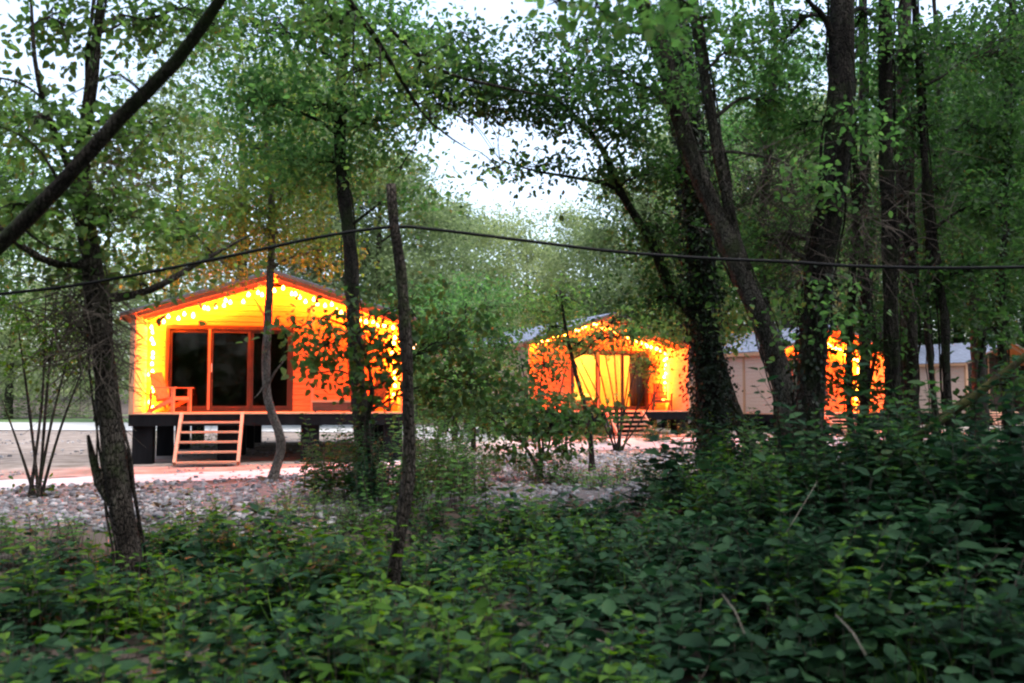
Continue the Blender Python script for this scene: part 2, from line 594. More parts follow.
path_px = [(-120, 492), (0, 486), (100, 481), (200, 477), (300, 472), (370, 466), (450, 456), (520, 449), (600, 445), (700, 442), (800, 441), (960, 442)]
path_c = [gp(*p) for p in path_px]
ribbon('gravel_bed', [(-14, 13.6), (-8, 13.8), (-3, 14.8), (1, 18), (5, 21), (10, 22), (20, 23)], [5.4, 5.4, 5.2, 6.5, 7.5, 7.5, 8], M['gravel_bed'], 0.010, 0.5)
ribbon('path', path_c, [2.0, 2.0, 2.0, 1.9, 1.8, 1.9, 2.3, 2.6, 2.8, 3.0, 3.0, 3.0], M['path'], 0.016)
M['yard'] = mottled('yard_grit', [(0.25, (0.11, 0.085, 0.070)), (0.45, (0.20, 0.162, 0.138)), (0.6, (0.27, 0.225, 0.20)), (0.75, (0.36, 0.31, 0.28))], 1.6, 0.95, 0.1, bs=0.7, bd=0.04)
ribbon('yard', [(-60, 31), (-22, 30), (-8, 29), (0, 30), (8, 32), (26, 38)], [26, 25, 22, 17, 13, 16], M['yard'], 0.006, 0.4)
ribbon('road', [(-70, 50), (-30, 50), (-16, 49), (-8, 46), (-2.8, 40), (-1.9, 33), (-1.2, 27.5), (-0.2, 24.5)], [13, 13, 13, 11, 5, 3.0, 3.0, 3.4], M['road'], 0.022)
ribbon('lawn', [(-90, 76), (-30, 74), (-8, 70), (6, 68)], [38, 36, 26, 24], M['lawn'], 0.010, 0.8)


# ------------------------------------------------------------------ stones and litter
def scatter_band(n):
    """points in the stony band in front of the path"""
    out = []
    while len(out) < n:
        k = n * 3
        px = rng.uniform(-60, 1080, k)
        Y = rng.uniform(10.8, 27, k)
        X = (px - 512) / F * Y
        near = 11.3 + 1.5 * sstep(-2.5, 0.5, X) + 0.5 * vnoise(X, Y, 0.9, 5) + 1.2 * np.exp(-((X + 1.0) / 1.2) ** 2)
        far = np.interp(X, [p.x for p in path_c], [p.y for p in path_c]) - 1.0
        keep = (Y > near) & (Y < far) & (rng.uniform(0, 1, k) < 0.55 + 0.45 * vnoise(X, Y, 0.8, 9))
        out.extend(zip(X[keep], Y[keep]))
    return np.array(out[:n])


def stones(name, n, lo, hi, P=None, label='loose grey stones strewn between the path and the undergrowth'):
    ico_v = []
    ph = (1 + 5 ** 0.5) / 2
    for a in (-1, 1):
        for b in (-ph, ph):
            ico_v += [(0, a, b), (a, b, 0), (b, 0, a)]
    ico_v = norm(np.array(ico_v, float))
    import itertools
    e = min(np.linalg.norm(ico_v[i] - ico_v[j]) for i, j in itertools.combinations(range(12), 2)) * 1.01
    ico_f = []
    for i, j, k in itertools.combinations(range(12), 3):
        if all(np.linalg.norm(ico_v[a] - ico_v[b]) < e for a, b in ((i, j), (j, k), (i, k))):
            nn = np.cross(ico_v[j] - ico_v[i], ico_v[k] - ico_v[i])
            ico_f.append((i, j, k) if nn @ ico_v[i] > 0 else (i, k, j))
    ico_f = np.array(ico_f)
    P = scatter_band(n) if P is None else P
    s = lo + (hi - lo) * rng.uniform(0, 1, n) ** 3
    V = ico_v[None] * rng.uniform(0.65, 1.15, (n, 12, 1)) * s[:, None, None] * rng.uniform(0.6, 1.2, (n, 1, 3))
    a = rng.uniform(0, 6.28, n)
    c, sn = np.cos(a)[:, None], np.sin(a)[:, None]
    x = V[..., 0] * c - V[..., 1] * sn
    y = V[..., 0] * sn + V[..., 1] * c
    V = np.stack([x + P[:, :1], y + P[:, 1:], V[..., 2] * 0.75 + (ground_h(P[:, 0], P[:, 1]) + s * 0.25)[:, None]], -1)
    idx = (np.arange(n)[:, None, None] * 12 + ico_f[None]).reshape(-1)
    nf = n * 20
    me = bpy.data.meshes.new(name)
    me.vertices.add(n * 12)
    me.vertices.foreach_set('co', V.reshape(-1).astype(np.float32))
    me.loops.add(nf * 3)
    me.loops.foreach_set('vertex_index', idx.astype(np.int32))
    me.polygons.add(nf)
    me.polygons.foreach_set('loop_start', np.arange(0, nf * 3, 3, dtype=np.int32))
    me.update(calc_edges=True)
    return tag(link(name, me, M['stone']), label, 'stones', kind='stuff')


stones('gravel', 22000, 0.016, 0.085)
Y_ = rng.uniform(17.5, 42, 9000)
X_ = rng.uniform(-0.62, 0.45, 9000) * Y_
k_ = vnoise(X_, Y_, 0.35, 12) > -0.1
stones('pebbles', int(k_.sum()), 0.012, 0.07, np.column_stack([X_, Y_])[k_], 'small stones scattered over the path and the yard round the cabins')
lt = Leaves()
Pl = scatter_band(2200)
lt.cloud(np.column_stack([Pl, ground_h(Pl[:, 0], Pl[:, 1]) + rng.uniform(0.04, 0.09, len(Pl))]), 0.09, up=1.6, droop=0.0)
tag(lt.build('fallen_leaves', M['litter']), 'brown dead leaves lying among the stones', 'leaves', kind='stuff')


# ------------------------------------------------------------------ cabins
W_, LEN, REC, EAVE, RISE = 6.5, 10.5, 1.6, 2.36, 1.04


def slope_z(u):
    return EAVE + RISE * (1 - abs(u - W_ / 2) / (W_ / 2))


def boards(mb, spans, z0, z1, plane, t, axis_, row=0.145):
    """horizontal boards; spans(za, zb) gives [(a_lo, a_hi, b_lo, b_hi)] at the row's bottom and top edge; plane = outer face
    coordinate, t = signed thickness behind it"""
    z = z0
    while z < z1 - 1e-4:
        zt = min(z + row, z1)
        for lo0, hi0, lo1, hi1 in spans(z, zt):
            if hi0 - lo0 < 0.02:
                continue
            ch = 0.018 if t > 0 else -0.018
            ring = [(z, lo0, hi0, plane + ch), (z + 0.014, lo0, hi0, plane), (zt - 0.014, lo1, hi1, plane), (zt, lo1, hi1, plane + ch),
                    (zt, lo1, hi1, plane + t - ch), (zt - 0.014, lo1, hi1, plane + t), (z + 0.014, lo0, hi0, plane + t), (z, lo0, hi0, plane + t - ch)]
            vs = []
            for zz, lo, hi, pl in ring:
                vs += [(lo, pl, zz), (hi, pl, zz)] if axis_ == 'u' else [(pl, lo, zz), (pl, hi, zz)]
            fs = [(2 * i, 2 * i + 1, (2 * i + 3) % 16, (2 * i + 2) % 16) for i in range(8)]
            fs += [tuple(range(0, 16, 2)), tuple(range(15, 0, -2))]
            mb.add(vs, fs)
        z = zt


def cabin(label, corner, a, deck_h, door, battens_front, stairs, wall_mat, open_room=False, facade_mat=None, pillars=(0.27, 2.2, 4.16, 6.2)):
    """corner = front-left corner of the deck at ground level; local x along the front, y to the back, z up from the ground"""
    root = thing('wooden_cabin', label, 'cabin', corner, math.radians(a), 'wooden holiday cabins in the wood')
    D = deck_h
    wm = M[wall_mat]
    # floor and black under-frame
    mb = MB()
    v = 0.0
    while v < REC + 0.05:
        mb.box(0, v, D - 0.035, W_, v + 0.135, D)
        v += 0.142
    mb.box(0.02, REC + 0.09, D - 0.04, W_ - 0.02, LEN - 0.02, D - 0.012)
    mb.build('deck', M['deck'], root)
    mb = MB()
    mb.box(-0.03, 0.02, D - 0.31, W_ + 0.03, 0.10, D - 0.038)
    mb.box(-0.03, LEN - 0.1, D - 0.31, W_ + 0.03, LEN - 0.02, D - 0.042)
    for u in (-0.03, 2.1, 4.2, W_ - 0.05):
        mb.box(u, 0.102, D - 0.30, u + 0.08, LEN - 0.102, D - 0.042)
    mb.build('floor_frame', M['black'], root)
    for v in (0.33, 3.4, 6.6, LEN - 0.35):
        for u in pillars:
            pb = MB()
            w = 0.225 if v < 1 else 0.19
            pb.box(u - w, v - 0.2, -0.25, u + w, v + 0.2, D - 0.312)
            pb.build('pillar', M['black'], root)
    # side walls (the front ends are the porch's wings)
    T = 0.07
    for nm, pl, t in (('side_wall', 0.0, T), ('side_wall', W_, -T)):
        mb = MB()
        boards(mb, lambda z0, z1: [(0.06, LEN - 0.03, 0.06, LEN - 0.03)], D + 0.002, D + EAVE - 0.02, pl, t, 'v')
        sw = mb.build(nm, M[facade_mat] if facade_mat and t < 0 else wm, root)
        s = -1 if t > 0 else 1
        for v in (0.0, 1.6, 4.5, 7.4, LEN - 0.06):
            tb = MB()
            tb.box(pl + s * 0.03 if s < 0 else pl + 0.003, v, D - 0.03, pl - 0.003 if s < 0 else pl + 0.03, v + 0.10, D + EAVE - 0.03)
            tb.build('batten', M['trim'], sw)
    for u in (0.0, W_ - 0.09):
        mb = MB()
        mb.box(u + (0.003 if u == 0 else -0.003), -0.01, D + 0.003, u + 0.09 + (0.003 if u == 0 else -0.003), 0.055, D + EAVE - 0.04)
        mb.build('corner_post', M['trim'], root)
    # facade and rear wall
    d0, d1, dh = door

    def front_spans(z0, z1):
        e0 = max(0.0, (z0 - D - EAVE) / RISE * W_ / 2)
        e1 = max(0.0, (z1 - D - EAVE) / RISE * W_ / 2)
        lo0, lo1 = max(0.075, e0 + 0.02), max(0.075, e1 + 0.02)
        if z1 < D + dh + 0.10:
            return [(lo0, d0 - 0.08, lo1, d0 - 0.08), (d1 + 0.08, W_ - lo0, d1 + 0.08, W_ - lo1)]
        return [(lo0, W_ - lo0, lo1, W_ - lo1)]

    def rear_spans(z0, z1):
        e0 = max(0.0, (z0 - D - EAVE) / RISE * W_ / 2)
        e1 = max(0.0, (z1 - D - EAVE) / RISE * W_ / 2)
        return [(max(0.075, e0 + 0.02), W_ - max(0.075, e0 + 0.02), max(0.075, e1 + 0.02), W_ - max(0.075, e1 + 0.02))]
    top = D + EAVE + RISE - 0.12
    mb = MB()
    boards(mb, front_spans, D + 0.002, top, REC, T, 'u')
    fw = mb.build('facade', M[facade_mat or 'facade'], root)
    for u in battens_front:
        tb = MB()
        tb.box(u, REC - 0.03, D + 0.01, u + 0.09, REC - 0.002, D + slope_z(u + 0.045) - 0.12)
        tb.build('batten', M['trim'], fw)
    mb = MB()
    boards(mb, rear_spans, D + 0.002, top, LEN - 0.03, -T, 'u')
    mb.build('rear_wall', wm, root)
    # inner lining and partition
    mb = MB()
    mb.box(0.09, 5.2, D, W_ - 0.09, 5.24, D + EAVE + 0.1)
    mb.build('partition', M['inside'] if open_room else M['shaded_brown_wall'], root)
    if open_room:
        mb = MB()
        mb.box(0.085, REC + 0.09, D, 0.10, 5.19, D + EAVE - 0.03)
        mb.box(W_ - 0.10, REC + 0.09, D, W_ - 0.085, 5.19, D + EAVE - 0.03)
        mb.build('lining', M['inside'], root)
    # glazed sliding doors
    fr = MB()
    y0, y1 = REC - 0.02, REC + 0.09
    fr.box(d0 - 0.08, y0, D + 0.004, d0, y1, D + dh)
    fr.box(d1, y0, D + 0.004, d1 + 0.08, y1, D + dh)
    fr.box(d0 - 0.08, y0, D + dh, d1 + 0.08, y1, D + dh + 0.10)
    fr.box(d0, y0, D + 0.004, d1, y1, D + 0.05)
    dr = fr.build('door_frame', M['frame'], root)
    k = 3
    for i in range(k):
        a0, a1 = d0 + (d1 - d0) * i / k, d0 + (d1 - d0) * (i + 1) / k
        off = 0.0 if i == 1 else 0.035
        lf = MB()
        fw_ = 0.075
        lf.box(a0 + .002, REC + off, D + 0.052, a0 + fw_, REC + off + 0.03, D + dh - 0.002)
        lf.box(a1 - fw_, REC + off, D + 0.052, a1 - .002, REC + off + 0.03, D + dh - 0.002)
        lf.box(a0 + fw_, REC + off, D + 0.052, a1 - fw_, REC + off + 0.03, D + 0.15)
        lf.box(a0 + fw_, REC + off, D + dh - 0.09, a1 - fw_, REC + off + 0.03, D + dh - 0.002)
        leaf = lf.build('sliding_door', M['frame'], root)
        g = MB()
        g.box(a0 + fw_, REC + off + 0.010, D + 0.15, a1 - fw_, REC + off + 0.018, D + dh - 0.09)
        g.build('pane', M['glass'], leaf)
        if i == 1:
            h = MB()
            h.tube([(a0 + 0.05, REC - 0.005, D + 1.0), (a0 + 0.05, REC - 0.05, D + 1.02), (a0 + 0.05, REC - 0.05, D + 1.24), (a0 + 0.05, REC - 0.005, D + 1.26)], [0.013] * 4, 6)
            h.build('handle', M['metal'], leaf)
    tm = MB()
    tm.box(d0 + (d1 - d0) / 3 - 0.04, REC - 0.045, D + 0.05, d0 + (d1 - d0) / 3 + 0.012, REC - 0.022, D + dh)
    tm.build('mullion', M['trim'], dr)
    # roof: two slabs, boarded underside, shingles on top
    ov, fy, by = 0.22, -0.18, LEN + 0.2
    for s in (-1, 1):
        def X(t):
            return W_ / 2 + s * t
        ue = W_ / 2 + ov
        ze = D + EAVE - ov * RISE / (W_ / 2)
        zr = D + EAVE + RISE
        rb = MB()
        rb.add([(X(0.0), fy, zr), (X(ue), fy, ze), (X(ue), by, ze), (X(0.0), by, zr),
                (X(0.0), fy, zr + 0.055), (X(ue), fy, ze + 0.055), (X(ue), by, ze + 0.055), (X(0.0), by, zr + 0.055)],
               [(0, 3, 2, 1), (4, 5, 6, 7), (0, 1, 5, 4), (1, 2, 6, 5), (2, 3, 7, 6), (3, 0, 4, 7)])
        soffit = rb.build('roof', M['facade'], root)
        sb = MB()
        sb.add([(X(0.0), fy - .02, zr + 0.058), (X(ue + .03), fy - .02, ze + 0.048), (X(ue + .03), by + .02, ze + 0.048), (X(0.0), by + .02, zr + 0.058),
                (X(0.0), fy - .02, zr + 0.082), (X(ue + .03), fy - .02, ze + 0.072), (X(ue + .03), by + .02, ze + 0.072), (X(0.0), by + .02, zr + 0.082)],
               [(0, 3, 2, 1), (4, 5, 6, 7), (0, 1, 5, 4), (1, 2, 6, 5), (2, 3, 7, 6), (3, 0, 4, 7)])
        sb.build('shingles', M['shingle'], soffit)
        kb = MB()
        kb.add([(X(0.0), fy - .05, zr - 0.02), (X(ue), fy - .05, ze - 0.02), (X(ue), fy - .003, ze - 0.02), (X(0.0), fy - .003, zr - 0.02),
                (X(0.0), fy - .05, zr + 0.056), (X(ue), fy - .05, ze + 0.056), (X(ue), fy - .003, ze + 0.056), (X(0.0), fy - .003, zr + 0.056)],
               [(0, 3, 2, 1), (4, 5, 6, 7), (0, 1, 5, 4), (1, 2, 6, 5), (2, 3, 7, 6), (3, 0, 4, 7)])
        kb.build('rake_board', M['rake'], soffit)
        fb = MB()
        fb.box(min(X(ue + .003), X(ue + .025)), fy, ze - 0.09, max(X(ue + .003), X(ue + .025)), by, ze + 0.04)
        fb.build('fascia', M['trim'], soffit)
    rf = MB()
    for v in (0.05, 0.85):
        for s in (-1, 1):
            rf.bar((W_ / 2 + s * 0.05, v, D + EAVE + RISE - 0.07), (W_ / 2 + s * (W_ / 2 - 0.1), v, D + EAVE - 0.03), 0.06, 0.10)
    rf.build('rafters', M['trim'], root)
    # stairs
    if stairs:
        s0, s1, run, drop = stairs
        so = bpy.data.objects.new('stairs', None)
        COL.objects.link(so)
        so.parent = root
        for u in (s0, s1):
            st = MB()
            st.bar((u, -0.02, D - 0.02), (u, -run, 0.02 + (D - drop)), 0.07, 0.13)
            st.build('stringer', M['rail'], so)
        nt_ = 5
        for i in range(nt_):
            f = (i + 1) / (nt_ + 0.2)
            tb = MB()
            z, y = D - drop * f, -run * f
            tb.box(s0 + 0.037, y - 0.13, z - 0.022, s1 - 0.037, y + 0.11, z + 0.022)
            tb.build('tread', M['rail'], so)
    return root


def light_string(label, corner, a, deck_h, ends=(0.25, 0.45), ms=0.155):
    """amber bulbs on a wire up the facade's corners and along the roof slope"""
    root = thing('light_string', label, 'string lights', corner, math.radians(a), 'glowing string lights on the cabins')
    D, v = deck_h, REC - 0.075
    lo = [(0.20, v, D + ends[0]), (0.19, v - 0.1, D + EAVE - 0.04), (W_ / 2, v - 0.2, D + EAVE + RISE - 0.10), (W_ - 0.19, v - 0.1, D + EAVE - 0.04), (W_ - 0.20, v, D + ends[1])]
    pts = []
    for p, q in zip(lo[:-1], lo[1:]):
        p, q = Vector(p), Vector(q)
        n = max(2, int((q - p).length / ms))
        for i in range(n):
            pts.append(p.lerp(q, (i + random.uniform(-.3, .3) * (i > 0)) / n) + Vector((random.uniform(-.06, .06), random.uniform(-.03, .02), random.uniform(-.12, .02))))
    pts.append(Vector(lo[-1]))
    MB().tube(pts, [0.006] * len(pts), 4).build('wire', M['cable'], root)
    me = None
    for p in pts[:99]:
        if me is None:
            bb = MB()
            prof = [(0.012, 0.0), (0.015, -0.02), (0.036, -0.05), (0.040, -0.075), (0.022, -0.105)]
            n = 8
            vs = [(r * math.cos(k * 6.2832 / n), r * math.sin(k * 6.2832 / n), z) for r, z in prof for k in range(n)]
            fs = [(i * n + k, (i + 1) * n + k, (i + 1) * n + (k + 1) % n, i * n + (k + 1) % n) for i in range(len(prof) - 1) for k in range(n)]
            fs += [tuple(range(n)), tuple(range(len(vs) - 1, len(vs) - n - 1, -1))]
            o = bb.add(vs, fs).build('bulb', M['bulb'], root, True)
            me = o.data
        else:
            o = bpy.data.objects.new('bulb', me)
            COL.objects.link(o)
            o.parent = root
        o.location = p + Vector((0, 0, -0.006))
    return root


def loc(corner, a, u, v, z):
    c, s = math.cos(math.radians(a)), math.sin(math.radians(a))
    return (corner[0] + u * c - v * s, corner[1] + u * s + v * c, corner[2] + z)


G1 = (-9.02, 21.3, 0.0)
D1, A1 = 1.22, 12
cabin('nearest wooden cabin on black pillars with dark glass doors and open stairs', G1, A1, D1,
      (0.59, 3.61, 2.13), (4.14,), (1.17, 2.56, 1.0, 1.16), 'board')
light_string('string lights glowing round the gable above the dark glass doors and the open stairs', G1, A1, D1)
G2 = (0.51, 30.6, 0.24)
D2, A2 = 0.86, 22
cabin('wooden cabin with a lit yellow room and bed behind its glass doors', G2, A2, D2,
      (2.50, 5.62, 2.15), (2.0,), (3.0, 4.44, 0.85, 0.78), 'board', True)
light_string('string lights glowing on the cabin whose room is lit yellow inside', G2, A2, D2, (1.2, 0.5))
G3 = (9.88, 33.7, 0.24)
D3, A3 = 0.74, 30
cabin('wooden cabin with pale side wall, its lit front half hidden by thick dark trunks', G3, A3, D3,
      (0.59, 3.61, 2.13), (4.2,), (2.4, 3.8, 0.75, 0.66), 'board')
light_string('string lights glowing on the cabin half hidden by the thick dark trunks', G3, A3, D3, (0.9, 0.3))
G4 = (21.2, 42.0, 0.24)
D4, A4 = 0.62, 30
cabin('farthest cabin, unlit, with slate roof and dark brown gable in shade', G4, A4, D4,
      (0.59, 3.61, 2.13), (4.2,), (1.2, 2.6, 0.6, 0.55), 'board', facade_mat='shaded_brown_wall')


# ------------------------------------------------------------------ porch furniture
def armchair(label, pos, rz, m):
    """slatted wooden garden armchair; faces local -y"""
    root = thing('garden_armchair', label, 'chair', pos, rz, 'wooden armchairs on the cabin porches')
    mb = MB()
    for i in range(6):
        y = -0.26 + i * 0.094
        mb.box(-0.27, y, 0.37 - i * 0.012, 0.27, y + 0.078, 0.392 - i * 0.012)
    mb.box(-0.27, -0.285, 0.30, 0.27, -0.262, 0.385)
    mb.build('seat', m, root)
    mb = MB()
    for i in range(6):
        u = -0.25 + i * 0.086
        mb.bar((u + 0.035, 0.25, 0.28), (u + 0.035, 0.52, 1.00), 0.072, 0.02, (0, 1, 0))
    mb.bar((-0.27, 0.415, 0.68), (0.27, 0.415, 0.68), 0.03, 0.07)
    mb.bar((-0.27, 0.345, 0.46), (0.27, 0.345, 0.46), 0.03, 0.07)
    mb.build('backrest', m, root)
    for s in (-1, 1):
        MB().box(s * 0.33 - 0.055, -0.34, 0.60, s * 0.33 + 0.055, 0.42, 0.625).build('armrest', m, root)
        MB().box(s * 0.33 - 0.03, -0.30, 0.0, s * 0.33 + 0.03, -0.22, 0.598).build('leg', m, root)
        mb = MB()
        mb.bar((s * 0.30, -0.27, 0.34), (s * 0.30, 0.46, 0.02), 0.03, 0.10)
        mb.bar((s * 0.33, 0.36, 0.59), (s * 0.33, 0.40, 0.0), 0.03, 0.06, (0, 1, 0))
        mb.build('leg', m, root)
    return root


r1 = math.radians(A1)
armchair('orange lit slatted armchair at the open end of the porch beside the glass doors', loc(G1, A1, 0.80, 0.95, D1), r1 + math.radians(62), M['chair'])
armchair('dark armchair behind the leafy branch at the other end of the near porch', loc(G1, A1, 5.65, 0.85, D1), r1 - math.radians(50), M['chair_dark'])
armchair('dark slatted armchair on the porch of the cabin with the yellow room', loc(G2, A2, 5.72, 0.72, D2), math.radians(A2) - math.radians(25), M['chair_dark'])
ch = thing('storage_bench', 'long low dark storage bench with tan top on the near cabin porch', 'bench', loc(G1, A1, 4.72, 0.75, D1), r1)
mb = MB()
mb.box(-0.52, -0.24, 0.03, 0.52, 0.24, 0.24)
for i in range(7):
    mb.box(-0.50 + i * 0.146, -0.252, 0.04, -0.37 + i * 0.146, -0.242, 0.235)
mb.build('chest', M['chest'], ch)
mb = MB()
mb.box(-0.55, -0.27, 0.243, 0.55, 0.27, 0.30)
mb.build('cushion', M['lid'], ch)
for sx in (-0.45, 0.45):
    for sy in (-0.18, 0.18):
        MB().box(sx - 0.03, sy - 0.03, 0, sx + 0.03, sy + 0.03, 0.028).build('foot', M['chest'], ch)

# the lit room: bed, curtain, lamp
r2 = math.radians(A2)
bed = thing('bed', 'bed with white linen in the lit room behind the glass doors', 'bed', loc(G2, A2, 3.2, 3.6, D2), r2)
MB().box(-0.75, -1.0, 0.12, 0.75, 1.0, 0.32).build('bed_frame', M['chair'], bed)
mb = MB()
nx, ny = 12, 14
vs, fs = [], []
for j in range(ny + 1):
    for i in range(nx + 1):
        x, y = -0.78 + 1.56 * i / nx, -1.02 + 2.04 * j / ny
        edge = min(i, nx - i, 2) / 2 * min(j, ny - j, 2) / 2
        vs.append((x, y, 0.40 + 0.22 * edge ** 0.5 + 0.025 * math.sin(5 * x + 3 * y) + random.uniform(-.008, .008)))
for j in range(ny):
    for i in range(nx):
        k = j * (nx + 1) + i
        fs.append((k, k + 1, k + nx + 2, k + nx + 1))
mb.add(vs, fs)
mb.box(-0.77, -1.0, 0.325, 0.77, 1.0, 0.41)
mb.build('duvet', M['linen'], bed, True)
for x in (-0.38, 0.38):
    mb = MB()
    vs, fs = [], []
    for j in range(9):
        for i in range(13):
            th, ph = math.pi * j / 8, 2 * math.pi * i / 12
            sx, sy = abs(math.cos(ph)) ** 0.5 * math.copysign(1, math.cos(ph)), abs(math.sin(ph)) ** 0.5 * math.copysign(1, math.sin(ph))
            vs.append((x + 0.33 * math.sin(th) ** 0.6 * sx, 0.78 + 0.22 * math.sin(th) ** 0.6 * sy, 0.76 + 0.11 * math.cos(th)))
    for j in range(8):
        for i in range(12):
            k = j * 13 + i
            fs.append((k, k + 1, k + 14, k + 13))
    mb.add(vs, fs).build('pillow', M['linen'], bed, True)
MB().box(-0.80, 1.03, 0.0, 0.80, 1.08, 1.05).build('headboard', M['chair'], bed)
for sx in (-0.68, 0.68):
    for sy in (-0.92, 0.92):
        MB().box(sx - 0.04, sy - 0.04, 0, sx + 0.04, sy + 0.04, 0.118).build('leg', M['chair'], bed)


def drape(label, u0, u1):
    mb = MB()
    n = 60
    vs, fs = [], []
    for j in range(7):
        z = D2 + 0.06 + (2.05) * j / 6
        for i in range(n + 1):
            t = i / n
            vs.append((u0 + (u1 - u0) * t, REC + 0.22 + 0.045 * math.sin(t * (u1 - u0) / 0.14 * 6.283 + 0.4 * math.sin(j)), z))
    for j in range(6):
        for i in range(n):
            k = j * (n + 1) + i
            fs.append((k, k + 1, k + n + 2, k + n + 1))
    o = mb.add(vs, fs).build('curtain', M['curtain'], None, True)
    sm = o.modifiers.new('thickness', 'SOLIDIFY')
    sm.thickness = 0.006
    o.location, o.rotation_euler = G2, (0, 0, r2)
    return tag(o, label, 'curtain', 'curtains of the lit room')


drape('wide brown curtain drawn back at the chair end of the lit glass doors', 5.0, 5.66)
lp = thing('ceiling_lamp', 'glowing round lamp hanging in the lit yellow room', 'lamp', loc(G2, A2, 4.3, 3.3, D2 + EAVE + 0.34), r2)
mb = MB()
vs, fs = [], []
for j in range(9):
    for i in range(16):
        th, ph = math.pi * j / 8, 2 * math.pi * i / 16
        vs.append((0.16 * math.sin(th) * math.cos(ph), 0.16 * math.sin(th) * math.sin(ph), 0.16 * math.cos(th)))
for j in range(8):
    for i in range(16):
        fs.append((j * 16 + i, j * 16 + (i + 1) % 16, (j + 1) * 16 + (i + 1) % 16, (j + 1) * 16 + i))
mb.add(vs, fs).build('globe', M['room_lamp'], lp, True)
MB().tube([(0, 0, 0.16), (0, 0, 0.52)], [0.008, 0.008], 6).build('cord', M['cable'], lp)

ln = thing('wall_lantern', 'small glowing lantern on the outer side wall of the nearest cabin', 'lantern', loc(G1, A1, W_ + 0.035, 0.5, D1 + 1.75), r1)
MB().bar((0, 0, 0.0), (0.24, 0, 0.05), 0.03, 0.03).build('bracket', M['metal'], ln)
MB().box(0.19, -0.04, -0.13, 0.27, 0.04, 0.02).build('lamp_glass', M['lantern_glow'], ln)
mb = MB()
mb.add([(0.15, -.08, 0.075), (0.31, -.08, 0.075), (0.31, .08, 0.075), (0.15, .08, 0.075), (0.23, 0, 0.15)], [(3, 2, 1, 0), (0, 1, 4), (1, 2, 4), (2, 3, 4), (3, 0, 4)])
mb.build('lamp_cap', M['frame'], ln)


# ------------------------------------------------------------------ trees
DENS = 4.2
def px_trunk(pts, Y, base_drop=0.25):
    """pixel centre line with widths in pixels at depth Y (or a depth of its own) -> world points and radii"""
    P, R = [], []
    for p in pts:
        d = p[3] if len(p) > 3 else Y
        P.append(at(p[0], p[1], d))
        R.append(p[2] / 2 * d / F)
    g = float(ground_h(P[0].x, P[0].y))
    if P[0].z > g - 0.05:
        q = P[0] + (P[0] - P[1]).normalized() * 0.001
        P.insert(0, Vector((q.x, q.y, g - base_drop)))
        R.insert(0, R[0] * 1.35)
    return P, R


def limb(mb, a, b, r0, r1=0.01, sag=0.12, n=6, sides=6, rough=0.12):
    a, b = Vector(a), Vector(b)
    d = (b - a).length
    k = 5
    pts, rr = [], []
    for i in range(k + 1):
        t = i / k
        p = a.lerp(b, t) + Vector((0, 0, math.sin(math.pi * t) * sag * d))
        if 0 < i < k:
            p += Vector([random.uniform(-1, 1) * 0.05 * d for _ in range(3)])
        pts.append(p)
        rr.append(r0 + (r1 - r0) * t ** 0.8)
    q, r = spline(pts, rr, max(0.15, d / 14))
    mb.tube(q, r, sides, rough)
    return q


